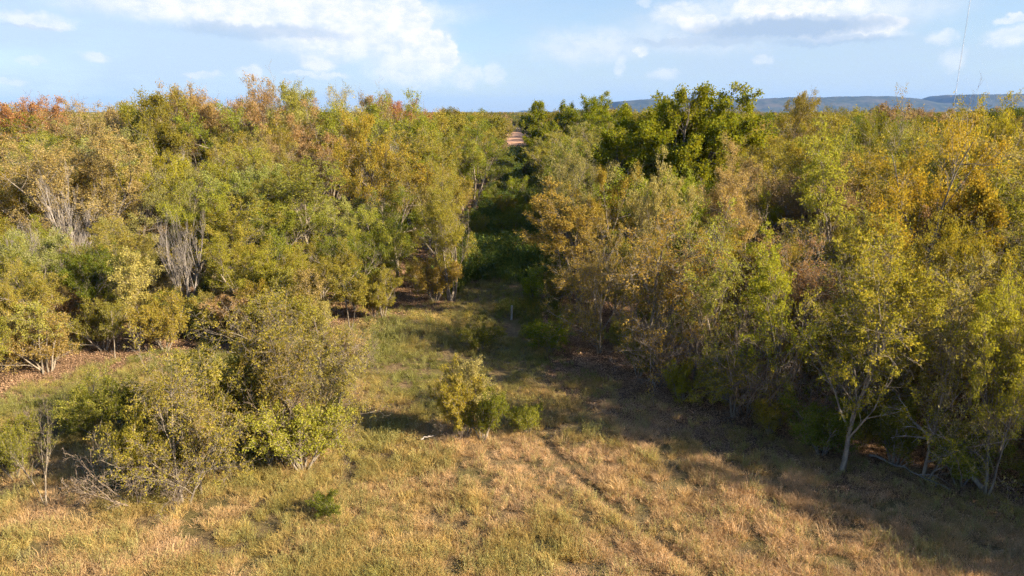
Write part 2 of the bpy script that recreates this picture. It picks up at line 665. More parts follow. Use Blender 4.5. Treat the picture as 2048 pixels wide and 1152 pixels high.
# the pale red earth at the far end of the overgrown track
def build_clearing():
    ys = np.linspace(225, 420, 40)
    rows = []
    for t in np.linspace(-1, 1, 17):
        rows.append(np.stack([corridor_x(ys) + t * (5 + 4 * smooth01((ys - 260) / 60)) + 1.2 * (fbm(ys / 9 + t * 3, ys * 0 + t, 4) - .5), ys, 0.06 + 0.15 * fbm(ys / 12, t * 4 + ys * 0, 8)], -1))
    V = np.stack(rows, 0)
    i = np.arange(17 * 40).reshape(17, 40)
    Fq = np.stack([i[:-1, :-1], i[1:, :-1], i[1:, 1:], i[:-1, 1:]], -1).reshape(-1, 4)
    m, k, out = new_mat('red_earth')
    ge = k.n('ShaderNodeNewGeometry')
    a = k.noise(ge.outputs['Position'], 0.12, 6, 0.65)
    c = k.mix(k.ss(a, 0.35, 0.65), (0.36, 0.20, 0.13), (0.52, 0.34, 0.24))
    d = k.n('ShaderNodeBsdfDiffuse')
    k.l(c, d.inputs[0])
    k.l(d.outputs[0], out.inputs[0])
    o = bpy.data.objects.new('bare_earth', mesh_np('bare_earth', V.reshape(-1, 3), Fq, [m]))
    o['kind'] = 'structure'
    o['label'] = 'pale reddish bare earth at the far end of the track'
    COL.objects.link(o)


build_clearing()

# ------------------------------------------------------------------ plant prototypes (mesh data, shared by all copies)
PROTO = {}


def register(kind, name, trunk, branches, leaves, bark):
    """trunk / branches: (V,F); leaves: (V,F,val,val2) or None"""
    allV = [trunk[0]] + ([branches[0]] if branches is not None else []) + ([leaves[0]] if leaves is not None else [])
    A = np.concatenate(allV)
    h = np.percentile((leaves[0] if leaves is not None else A)[:, 2], 98.8)
    w = np.percentile(np.hypot(A[:, 0], A[:, 1]), 96) * 2
    d = dict(kind=kind, h=h, w=w)
    d['trunk'] = mesh_np(name + '_trunk', trunk[0], trunk[1], [bark], smooth=True)
    d['branches'] = mesh_np(name + '_branches', branches[0], branches[1], [bark], smooth=True) if branches is not None else None
    d['crown'] = mesh_np(name + '_crown', leaves[0], leaves[1], [LEAF], {'val': leaves[2], 'val2': leaves[3]}) if leaves is not None else None
    PROTO.setdefault(kind, []).append(d)


def build_tree(kind, seed, stems, lv, leaf, bark, nlim=6):
    """stems: list of (base, dir, length, radius); lv: list of sprout() argument dicts; leaf: leaf_mesh args (last two levels)"""
    rng = np.random.default_rng(seed)
    Ps, Rs = zip(*[stem_line(rng, *s) for s in stems])
    P, R = np.stack(Ps), np.stack(Rs)
    levels = [(P, R)]
    for a in lv:
        levels.append(sprout(rng, levels[-1][0], levels[-1][1], **a))
    S = [7, 5, 4, 3, 3, 3]
    tr = joined([tubes(*levels[i], S[i]) for i in range(min(2, len(levels)))])
    br = joined([tubes(*levels[i], S[i]) for i in range(2, len(levels))]) if len(levels) > 2 else None
    lf = None
    if leaf:
        n_tip = leaf.pop('n')
        n_prev = leaf.pop('nprev', 0)
        keep = leaf.pop('keep', 1.0)
        tips = levels[-1][0]
        low = leaf.pop('bare_low', False)
        gaps = leaf.pop('gaps', 0)
        if gaps:
            n4, n3 = lv[-1]['n'], lv[-2]['n']
            ii = np.arange(len(tips))
            b2 = rng.random(len(tips) // (n4 * n3) + 1) > gaps
            b3 = rng.random(len(tips) // n4 + 1) > gaps * .7
            tips = tips[b2[ii // (n4 * n3)] & b3[ii // n4]]
            n_prev = 0
        if keep < 1:
            zf = tips[:, 0, 2] / tips[:, 0, 2].max()
            pr = keep * np.clip(.25 + 1.3 * (zf - .25), .15, 1.25) if low else keep
            tips = tips[rng.random(len(tips)) < pr]
        parts = [leaf_mesh(rng, tips, n_tip, **leaf)]
        if n_prev:
            parts.append(leaf_mesh(rng, levels[-2][0], n_prev, **leaf))
        V, Fq = joined([(p[0], p[1]) for p in parts])
        lf = (V, Fq, np.concatenate([p[2] for p in parts]), np.concatenate([p[3] for p in parts]))
    register(kind, kind, tr, br, lf, bark)


def protos():
    r = random.Random(3)
    # rounded, well leaved wood trees
    for s in range(5):
        st = [((0, 0, -0.15), (r.uniform(-.1, .1), r.uniform(-.1, .1), 1), 5.0, 0.15)]
        build_tree('round', 100 + s, st, [
            dict(n=10, t0=.25, t1=1, ang=56, angj=12, ratio=.82, up=.38, wig=.13, K=7, rr=.62, prof=.30),
            dict(n=7, t0=.2, t1=1, ang=46, angj=14, ratio=.50, up=.35, wig=.16, K=5, rr=.62, prof=.4),
            dict(n=6, t0=.15, t1=1, ang=46, angj=16, ratio=.52, up=.2, wig=.2, K=4, rr=.6, prof=.3),
            dict(n=4, t0=.2, t1=1, ang=44, angj=16, ratio=.6, up=.1, wig=.2, K=3, rr=.6, prof=.2)],
            dict(n=38, size=.088, jitter=.10, t0=.05, gaps=.24), BARK)
    # vase shaped, several stems, feathery
    for s in range(4):
        st = []
        for i in range(4):
            a = i * 1.57 + r.uniform(-.5, .5)
            st.append(((.12 * math.cos(a), .12 * math.sin(a), -.15), (.34 * math.cos(a), .34 * math.sin(a), 1), r.uniform(4.2, 5.6), .085))
        build_tree('vase', 200 + s, st, [
            dict(n=6, t0=.25, t1=1, ang=34, angj=10, ratio=.62, up=.45, wig=.12, K=7, rr=.62, prof=.35),
            dict(n=6, t0=.15, t1=1, ang=38, angj=14, ratio=.5, up=.35, wig=.15, K=5, rr=.6, prof=.4),
            dict(n=5, t0=.15, t1=1, ang=40, angj=16, ratio=.5, up=.15, wig=.2, K=4, rr=.6, prof=.3),
            dict(n=3, t0=.2, t1=1, ang=42, angj=16, ratio=.62, up=.05, wig=.2, K=3, rr=.6, prof=.2)],
            dict(n=32, size=.070, jitter=.075, t0=.0, aspect=.5, gaps=.2), BARK)
    # thin crowned tree with many branches in view
    for s in range(4):
        st = [((0, 0, -0.15), (r.uniform(-.12, .12), r.uniform(-.12, .12), 1), 5.2, 0.085)]
        if s % 2:
            st.append(((.1, .05, -.15), (r.uniform(.2, .4), r.uniform(-.3, .3), 1), 4.4, .065))
        build_tree('sparse', 300 + s, st, [
            dict(n=11, t0=.2, t1=1, ang=46, angj=12, ratio=.70, up=.36, wig=.16, K=7, rr=.55, prof=.35),
            dict(n=6, t0=.2, t1=1, ang=42, angj=14, ratio=.5, up=.3, wig=.18, K=5, rr=.62, prof=.4),
            dict(n=5, t0=.2, t1=1, ang=44, angj=16, ratio=.5, up=.15, wig=.22, K=4, rr=.62, prof=.3),
            dict(n=4, t0=.2, t1=1, ang=44, angj=16, ratio=.55, up=.05, wig=.22, K=3, rr=.62, prof=.2)],
            dict(n=20, nprev=0, size=.082, jitter=.06, t0=.2, tuft=.6, keep=.78, bare_low=True), BARK)
    # twiggy see-through tree, branches nearly to the ground, few leaves
    for s in range(3):
        st = [((0, 0, -0.15), (r.uniform(-.15, .15), r.uniform(-.15, .15), 1), 4.6, 0.062), ((.1, .05, -.15), (r.uniform(-.4, .4), r.uniform(-.4, .4), 1), 4.0, .05)]
        if s == 2:
            st.append(((-.1, .1, -.15), (-.35, .2, 1), 3.6, .045))
        build_tree('twiggy', 350 + s, st, [
            dict(n=12, t0=.12, t1=1, ang=50, angj=14, ratio=.62, up=.28, wig=.2, K=8, rr=.55, prof=.4),
            dict(n=7, t0=.15, t1=1, ang=44, angj=16, ratio=.5, up=.2, wig=.22, K=6, rr=.62, prof=.4),
            dict(n=5, t0=.15, t1=1, ang=44, angj=16, ratio=.52, up=.1, wig=.25, K=4, rr=.65, prof=.3),
            dict(n=3, t0=.2, t1=1, ang=44, angj=16, ratio=.6, up=.05, wig=.22, K=3, rr=.7, prof=.2)],
            dict(n=11, size=.07, jitter=.05, t0=.15, keep=.42), BARK)
    # dense dark oak, leaves in tight tufts
    for s in range(2):
        st = [((0, 0, -0.15), (r.uniform(-.1, .1), r.uniform(-.1, .1), 1), 5.0, 0.26)]
        build_tree('oak', 400 + s, st, [
            dict(n=10, t0=.3, t1=1, ang=52, angj=12, ratio=.9, up=.4, wig=.15, K=7, rr=.6, prof=.35),
            dict(n=8, t0=.25, t1=1, ang=48, angj=14, ratio=.48, up=.35, wig=.18, K=5, rr=.6, prof=.4),
            dict(n=6, t0=.3, t1=1, ang=46, angj=16, ratio=.42, up=.25, wig=.2, K=4, rr=.6, prof=.3),
            dict(n=4, t0=.3, t1=1, ang=46, angj=16, ratio=.5, up=.1, wig=.2, K=3, rr=.6, prof=.2)],
            dict(n=38, size=.105, jitter=.10, gaps=.12, t0=.25, tuft=.6, aspect=.6), BARK_DARK)
    # nearly bare / bare upright tree
    for s in range(2):
        st = []
        for i in range(5):
            a = i * 1.26 + r.uniform(-.4, .4)
            st.append(((.1 * math.cos(a), .1 * math.sin(a), -.15), (.28 * math.cos(a), .28 * math.sin(a), 1), r.uniform(3.2, 4.4), .06))
        build_tree('bare', 500 + s, st, [
            dict(n=7, t0=.25, t1=1, ang=30, angj=9, ratio=.6, up=.55, wig=.10, K=7, rr=.6, prof=.4),
            dict(n=6, t0=.15, t1=1, ang=30, angj=12, ratio=.5, up=.5, wig=.13, K=5, rr=.62, prof=.4),
            dict(n=6, t0=.1, t1=1, ang=32, angj=12, ratio=.55, up=.4, wig=.15, K=4, rr=.65, prof=.3)], None, BARK_PALE)
    # wispy tall tree, very few leaves
    st = [((0, 0, -0.15), (.05, 0, 1), 7.0, 0.12), ((.1, 0, -.15), (.25, .1, 1), 6.0, .09)]
    build_tree('wispy', 550, st, [
        dict(n=7, t0=.4, t1=1, ang=34, angj=10, ratio=.5, up=.4, wig=.12, K=7, rr=.6, prof=.3),
        dict(n=6, t0=.2, t1=1, ang=36, angj=14, ratio=.5, up=.3, wig=.18, K=5, rr=.62, prof=.4),
        dict(n=5, t0=.2, t1=1, ang=38, angj=16, ratio=.5, up=.15, wig=.22, K=4, rr=.62, prof=.3)],
        dict(n=6, size=.13, jitter=.06, t0=.5, keep=.5), BARK)
    # slender sapling with a clear lower stem
    for s in range(4):
        st = [((0, 0, -0.1), (r.uniform(-.12, .12), r.uniform(-.12, .12), 1), 3.6, 0.04)]
        if s % 2:
            st.append(((.12, .1, -.1), (.15, -.1, 1), 3.0, .03))
        build_tree('sapling', 600 + s, st, [
            dict(n=12, t0=.45, t1=1, ang=48, angj=12, ratio=.40, up=.35, wig=.14, K=6, rr=.55, prof=.5),
            dict(n=6, t0=.15, t1=1, ang=44, angj=14, ratio=.5, up=.2, wig=.18, K=4, rr=.6, prof=.4),
            dict(n=4, t0=.15, t1=1, ang=44, angj=16, ratio=.6, up=.1, wig=.2, K=3, rr=.6, prof=.3)],
            dict(n=16, nprev=8, size=.066, jitter=.05, t0=.05), BARK)
    # round shrub branching from the ground
    for s in range(4):
        st = []
        for i in range(7):
            a = i * .9 + r.uniform(-.3, .3)
            q = r.uniform(.15, .9)
            st.append(((.08 * math.cos(a), .08 * math.sin(a), -.08), (q * math.cos(a), q * math.sin(a), 1), r.uniform(1.5, 2.3), .03))
        build_tree('shrub', 700 + s, st, [
            dict(n=8, t0=.15, t1=1, ang=40, angj=12, ratio=.48, up=.35, wig=.15, K=6, rr=.55, prof=.4),
            dict(n=5, t0=.15, t1=1, ang=42, angj=14, ratio=.5, up=.2, wig=.18, K=4, rr=.6, prof=.4),
            dict(n=3, t0=.15, t1=1, ang=42, angj=16, ratio=.6, up=.1, wig=.2, K=3, rr=.6, prof=.3)],
            dict(n=18, nprev=9, size=.056, jitter=.05, t0=.05), BARK)
    # leafless brush
    for s in range(2):
        st = []
        for i in range(9):
            a = i * .7 + r.uniform(-.3, .3)
            q = r.uniform(.3, 1.4)
            st.append(((.06 * math.cos(a), .06 * math.sin(a), -.08), (q * math.cos(a), q * math.sin(a), 1), r.uniform(1.1, 2.0), .017))
        build_tree('brush', 800 + s, st, [
            dict(n=7, t0=.2, t1=1, ang=38, angj=12, ratio=.5, up=.2, wig=.16, K=6, rr=.6, prof=.4),
            dict(n=5, t0=.15, t1=1, ang=40, angj=14, ratio=.5, up=.1, wig=.2, K=4, rr=.65, prof=.4),
            dict(n=3, t0=.15, t1=1, ang=40, angj=14, ratio=.6, up=.1, wig=.2, K=3, rr=.7, prof=.4)], None, BARK_BRUSH)


protos()

# ------------------------------------------------------------------ plants in their places
PAL = {   # main colour, second colour of the leaves
    'olive': ((.225, .198, .034), (.31, .255, .058)),
    'olive green': ((.170, .170, .026), (.25, .222, .042)),
    'yellow-green': ((.232, .220, .030), (.32, .265, .052)),
    'green': ((.120, .150, .020), (.20, .200, .028)),
    'dark green': ((.135, .165, .013), (.23, .228, .018)),
    'pale olive': ((.285, .262, .088), (.37, .315, .12)),
    'golden': ((.285, .238, .028), (.240, .230, .030)),
    'orange': ((.31, .185, .042), (.27, .20, .036)),
    'rust-red': ((.31, .150, .075), (.34, .20, .10)),
    'tan': ((.325, .235, .120), (.28, .220, .075)),
    'bare grey': ((.3, .3, .3), (.3, .3, .3)),
}
MIXED = ['olive', 'olive green', 'yellow-green', 'golden', 'pale olive']      # crowns that turn unevenly
THINGS = []       # every plant placed: dict(root, kind, pal, x, y, h, px, py ...)


def project(x, y, z):
    dz = z - CAM_Z
    zc = y * math.cos(PITCH) - dz * math.sin(PITCH)
    yc = y * math.sin(PITCH) + dz * math.cos(PITCH)
    return 1024 + F * x / zc, 576 - F * yc / zc


NAMES = {'round': 'broadleaf_tree', 'vase': 'multi_stem_tree', 'sparse': 'thin_crowned_tree', 'oak': 'oak_tree', 'twiggy': 'twiggy_tree', 'bare': 'bare_tree', 'wispy': 'wispy_tree',
         'sapling': 'sapling', 'shrub': 'shrub', 'brush': 'dead_brush'}


def plant(kind, pal, x, y, h, w=None, rot=None, var=None, label=None, group=None, tilt=(0, 0), rng=random.Random(11), jitter=.12, key=None):
    lst = PROTO[kind]
    p = lst[rng.randrange(len(lst)) if var is None else var % len(lst)]
    root = bpy.data.objects.new(NAMES[kind], None)
    root.empty_display_size = 0.3
    sz = h / p['h']
    sx = sz if w is None else w / p['w']
    sx = min(max(sx, sz * .6), sz * 1.9)
    root.location = (x, y, float(gz(x, y)))
    root.rotation_euler = (tilt[0], tilt[1], rng.uniform(0, 6.28) if rot is None else rot)
    root.scale = (sx, sx * rng.uniform(.92, 1.08), sz)
    COL.objects.link(root)
    a, b = PAL[pal]
    if kind not in ('oak',) and pal in MIXED and key is None and rng.random() < .5:
        b = PAL[rng.choice(MIXED)][1]
    f = [1 + rng.uniform(-jitter, jitter) for _ in range(3)]
    g = 1.17 * (1 + rng.uniform(-jitter, jitter))
    for part in ('trunk', 'branches', 'crown'):
        if p[part] is None:
            continue
        o = bpy.data.objects.new(part, p[part])
        COL.objects.link(o)
        o.parent = root
        if part == 'crown':
            o.color = (a[0] * f[0] * g, a[1] * f[1] * g, a[2] * f[2] * g, 1)
            o['second_colour'] = [b[i] * f[i] * g for i in range(3)]
    d = dict(root=root, kind=kind, pal=pal, x=x, y=y, h=h, w=sx * p['w'], label=label, group=group, key=key)
    THINGS.append(d)
    return d


def hero(kind, pal, px, Y, top, wpx=None, **kw):
    """a plant whose crown shows at column px, whose top shows at row top, standing Y metres ahead"""
    d = ray(px, top)
    s = Y / d[1]
    h = CAM_Z + s * d[2]
    zc = Y * math.cos(PITCH) + (CAM_Z - h * .55) * math.sin(PITCH)
    x = (px - 1024) / F * zc
    w = None if wpx is None else wpx / F * zc
    return plant(kind, pal, x, Y, max(h, .3), w, **kw)


def gy(py):
    return G(1024, py)[1]


# --- meadow plants
hero('twiggy', 'olive green', 575, gy(925), 600, 330, var=1, label='large see-through olive green tree, biggest of the meadow clump', key='the large meadow tree')
hero('twiggy', 'olive green', 520, gy(935), 625, 290, var=1, label='twiggy olive tree merged with the large feathery meadow tree')
hero('twiggy', 'pale olive', 630, gy(895), 635, 220, var=0, label='pale twiggy tree on the side of the meadow clump facing the central bush')
hero('wispy', 'tan', 590, gy(915), 660, 240, var=1, label='pale bare branches showing through the large meadow tree')
hero('shrub', 'olive', 470, gy(905), 690, 220, var=1, label='leafy olive shrub in the middle of the meadow clump')
hero('shrub', 'olive green', 410, gy(940), 760, 190, var=0, label='olive green shrub between the forked and the large meadow trees')
hero('shrub', 'yellow-green', 600, gy(940), 800, 200, var=3, label='low yellow-green shrub at the foot of the large meadow tree')
hero('shrub', 'pale olive', 660, gy(890), 760, 150, var=2, label='pale straggly shrub at the track end of the meadow clump')
hero('twiggy', 'yellow-green', 345, gy(1005), 710, 260, var=2, label='pale yellow-green forked tree at the near edge of the meadow clump', key='the forked meadow tree')
hero('wispy', 'tan', 385, gy(985), 720, 170, var=0, label='bare pale branches forking up in the middle of the meadow clump')
hero('shrub', 'yellow-green', 290, gy(985), 800, 190, var=2, label='yellow-green shrub at the foot of the forked meadow tree')
hero('brush', 'bare grey', 265, gy(1012), 885, 200, var=0, label='leafless grey thorny brush sprawling below the forked meadow tree', key='the sprawling grey brush')
hero('brush', 'bare grey', 345, gy(1012), 905, 120, var=1, label='low leafless brush around the base of the forked meadow tree')
hero('brush', 'bare grey', 560, gy(925), 760, 190, var=1, label='grey leafless brush under the large meadow tree')
hero('wispy', 'olive', 75, gy(1015), 825, 130, var=0, label='lone thin sapling nearest the lower left corner of the meadow')
hero('shrub', 'olive green', 20, gy(960), 850, 120, var=0, label='low olive green shrub beside the lone thin sapling')
hero('brush', 'bare grey', 105, gy(880), 805, 130, var=0, label='reddish grey dead brush in the shade left of the meadow clump')
hero('shrub', 'olive green', 180, gy(870), 775, 150, var=3, label='green shrub in the deep shade behind the forked meadow tree')
hero('shrub', 'green', 235, gy(850), 770, 120, var=1, label='dark leafy shrub in the hollow left of the large meadow tree')
hero('shrub', 'green', 655, gy(1035), 985, 100, var=2, label='knee-high bright green bush alone in the dry grass')
hero('shrub', 'green', 965, gy(885), 782, 95, var=0, jitter=.03, label='glossy green bush in the centre of the meadow', key='the central bush')
hero('shrub', 'yellow-green', 930, gy(880), 745, 85, var=1, jitter=.03, tilt=(0, -.12), label='narrow upright shrub rising out of the central bush')
hero('sapling', 'pale olive', 940, gy(876), 728, 95, var=3, jitter=.03, label='thin pale sapling sticking up above the central bush')
hero('brush', 'bare grey', 915, gy(886), 840, 90, var=1, label='low reddish twigs at the foot of the central bush')
hero('shrub', 'olive green', 1055, gy(866), 812, 100, var=3, label='feathery yellowish weed bush beside the central bush')
hero('brush', 'bare grey', 722, gy(752), 676, 90, var=1, label='reddish leafless bush at the meadow edge right of the large meadow tree')
hero('shrub', 'tan', 690, gy(735), 660, 110, var=1, label='brownish shrub next to the reddish leafless bush')
hero('shrub', 'green', 960, gy(700), 655, 90, var=0, label='dark green bush in the shaded grass in front of the white post')
hero('shrub', 'dark green', 1100, gy(700), 640, 110, var=1, label='dark green bush at the shaded corner of the farther wood')
# --- left wood, trees one can pick out
hero('bare', 'bare grey', 362, 38.5, 425, 85, var=0, label='leafless pale grey tree in the left wood', key='the pale grey leafless tree')
hero('vase', 'yellow-green', 900, 43, 345, 150, var=1, label='feathery yellow tree with a forked pale trunk at the track mouth', key='the yellow forked tree')
hero('round', 'yellow-green', 742, 60, 232, 200, var=0, label='tall bright yellow-green tree in the left wood near the track', key='the bright yellow-green tree')
hero('vase', 'pale olive', 170, 52, 262, 330, var=2, label='wide pale olive tree with whitish limbs at the left', key='the wide pale tree')
hero('bare', 'bare grey', 140, 47, 340, 90, var=1, label='whitish bare branches standing in front of the wide pale tree')
hero('sparse', 'olive green', 620, 47, 330, 230, var=2, label='tree with flat layered boughs in the left wood', key='the layered tree')
hero('round', 'olive green', 560, 45, 420, 190, var=3, label='olive green tree below the layered tree')
hero('round', 'green', 790, 48, 385, 190, var=1, label='dense green tree right of the layered tree')
hero('round', 'rust-red', 30, 76, 200, 210, var=2, label='rust-red tree at the skyline in the far left', key='the rust-red skyline tree')
hero('round', 'tan', 140, 84, 212, 170, var=1, label='thin tan tree at the skyline beside the rust-red one')
hero('oak', 'olive green', 215, 82, 224, 150, var=0, label='green oak at the skyline between rust-red and tan trees')
hero('sparse', 'tan', 330, 82, 190, 170, var=0, label='thin pinkish tan skyline tree, sky showing through its twigs')
hero('round', 'tan', 400, 78, 182, 180, var=3, label='dense brown-tan skyline tree in the left wood')
hero('round', 'tan', 490, 80, 168, 200, var=4, label='tallest tan tree of the left skyline', key='the tallest tan tree')
hero('sparse', 'tan', 560, 86, 176, 140, var=3, label='thin brown-twigged skyline tree next to the tallest tan tree')
hero('round', 'olive', 610, 80, 177, 150, var=2, label='olive-brown tree on the skyline, notch of sky on its left')
hero('round', 'tan', 690, 84, 186, 150, var=1, label='tan-green skyline tree above the bright yellow-green tree')
hero('round', 'tan', 745, 90, 196, 120, var=0, label='small tan crown on the skyline before the red crown')
hero('round', 'rust-red', 802, 108, 199, 100, var=2, label='small dark red crown on the skyline left of the track', key='the dark red crown')
hero('round', 'yellow-green', 300, 62, 300, 190, var=4, label='yellow-green tree below the thin pinkish tan skyline tree')
hero('round', 'olive green', 390, 60, 330, 180, var=1, label='olive green tree above the pale grey leafless tree')
hero('oak', 'yellow-green', 495, 68, 256, 170, var=1, label='clumped yellow-green crown below the tallest tan tree')
hero('shrub', 'green', 560, 40, 470, 70, var=2, label='bright green upright bush at the front of the left wood')
# --- right wood
hero('oak', 'dark green', 1315, 54, 186, 310, var=0, jitter=.04, label='big dark green oak standing above the right wood', key='the big dark green oak')
hero('oak', 'dark green', 1330, 56, 198, 330, var=1, jitter=.04, label='small dark green crown on the right flank of the big oak')
hero('oak', 'dark green', 1092, 118, 208, 135, var=0, jitter=.04, label='dark round oak beside the far end of the track')
hero('oak', 'dark green', 1182, 122, 196, 150, var=1, jitter=.04, label='taller dark round oak between the track end and the big oak')
hero('vase', 'pale olive', 1110, 108, 258, 110, var=0, label='pale olive tree beside the track below the dark round oaks')
hero('vase', 'pale olive', 1190, 98, 250, 130, var=3, label='pale greyish feathery tree below the taller dark round oak')
hero('vase', 'olive', 1180, 70, 300, 180, var=2, label='wide feathery olive tree on the right side of the track')
hero('round', 'yellow-green', 1205, 42, 345, 160, var=0, label='yellow-green tree at the track mouth, first of the right wood', key='the track corner tree')
hero('sparse', 'pale olive', 1305, 39, 330, 160, var=1, label='pale yellow tree with whitish upright branches', key='the pale yellow tree')
hero('vase', 'tan', 1480, 41, 300, 210, var=1, label='feathery brownish tree in the right wood')
hero('sparse', 'yellow-green', 1690, 40, 250, 220, var=0, label='tree with tall pale upright limbs and yellow-green leaves', key='the pale limbed tree')
hero('round', 'golden', 1855, 32, 255, 320, var=1, label='big golden tree in the right wood', key='the big golden tree')
hero('round', 'golden', 1925, 27, 450, 150, var=3, label='smaller golden tree under the big golden tree')
hero('sparse', 'yellow-green', 1720, gy(938), 440, 300, var=2, jitter=.03, label='tree with a clear lit trunk at the front of the right wood', key='the front trunk tree')
hero('twiggy', 'olive', 1300, gy(742), 430, 290, var=0, label='brown-olive twiggy tree at the corner of the right wood', key='the corner twiggy tree')
hero('twiggy', 'olive', 1205, gy(705), 440, 190, var=0, label='twiggy olive tree leaning over the shaded track mouth')
hero('twiggy', 'yellow-green', 1440, gy(765), 440, 250, var=2, label='thin yellow-leaved tree inside the front of the right wood')
hero('twiggy', 'golden', 1470, gy(835), 690, 330, var=1, tilt=(0.0, -0.5), rot=0, label='low leaning tree with golden leaves over the leaf litter')
hero('wispy', 'tan', 1785, 84, 172, 120, var=0, label='wispy nearly bare tree poking above the right skyline', key='the wispy skyline tree')
hero('round', 'olive green', 1600, 90, 192, 130, var=2, label='peaked olive crown on the right skyline before the ridge')
hero('round', 'golden', 2010, 58, 200, 190, var=4, label='tall golden-brown crown at the skyline by the right edge')
hero('round', 'green', 1720, 62, 235, 150, var=3, label='fresh green crown behind the pale limbed tree')
hero('shrub', 'green', 1650, gy(905), 800, 150, var=1, label='dark green bush left of the clear lit trunk')
hero('shrub', 'olive green', 1800, gy(925), 790, 160, var=3, label='olive bush right of the clear lit trunk')
hero('shrub', 'olive green', 1930, gy(970), 860, 160, var=0, label='green bush by the fallen branch in the right wood')
hero('sparse', 'golden', 1580, gy(850), 470, 190, var=0, label='slim golden tree between the leaning tree and the clear lit trunk')
hero('twiggy', 'olive', 1885, gy(955), 520, 210, var=3, label='twiggy olive tree over the pale broken limb')
hero('sparse', 'golden', 2015, gy(990), 560, 220, var=1, label='golden thin-leaved tree at the lower right of the wood')
hero('shrub', 'golden', 1365, gy(800), 720, 120, var=2, label='golden-leaved shrub on the leaf litter before the shaded wood')
hero('brush', 'bare grey', 1330, gy(775), 620, 200, var=1, label='tall bare twigs under the corner twiggy tree')
hero('brush', 'bare grey', 1500, gy(830), 640, 200, var=0, label='tangled bare twigs behind the leaning golden tree')
hero('wispy', 'tan', 1400, gy(770), 500, 150, var=1, label='bare grey stems behind the golden-leaved shrub')
hero('wispy', 'tan', 1575, gy(800), 480, 150, var=0, label='bare grey stems deep in the shaded wood left of the clear lit trunk')
hero('brush', 'bare grey', 1640, gy(860), 720, 160, var=0, label='pale bare twigs left of the clear lit trunk')
N_HERO = len(THINGS)


# what the trees one can pick out need in front of them: between two columns and nearer than Y metres nothing grows above this row
OPEN_VIEW = [(300, 430, 39.5, 575), (835, 965, 43.5, 560), (520, 720, 47.5, 470), (650, 830, 60.5, 385), (10, 330, 52.5, 440), (1210, 1480, 56.5, 335),
             (1600, 1790, 40.5, 450), (1225, 1390, 39.5, 470), (1740, 2000, 32.5, 480), (1405, 1560, 41.5, 440), (1050, 1232, 117, 264), (1100, 1500, 31, 395)]


def height_limit(x, y):
    lim = 99.0
    px = project(x, y, 4.0)[0]
    for a, b, Y, row in OPEN_VIEW:
        if a - 25 < px < b + 25 and y < Y:
            d = ray(px, row)
            lim = min(lim, CAM_Z + y / d[1] * d[2])
    return lim


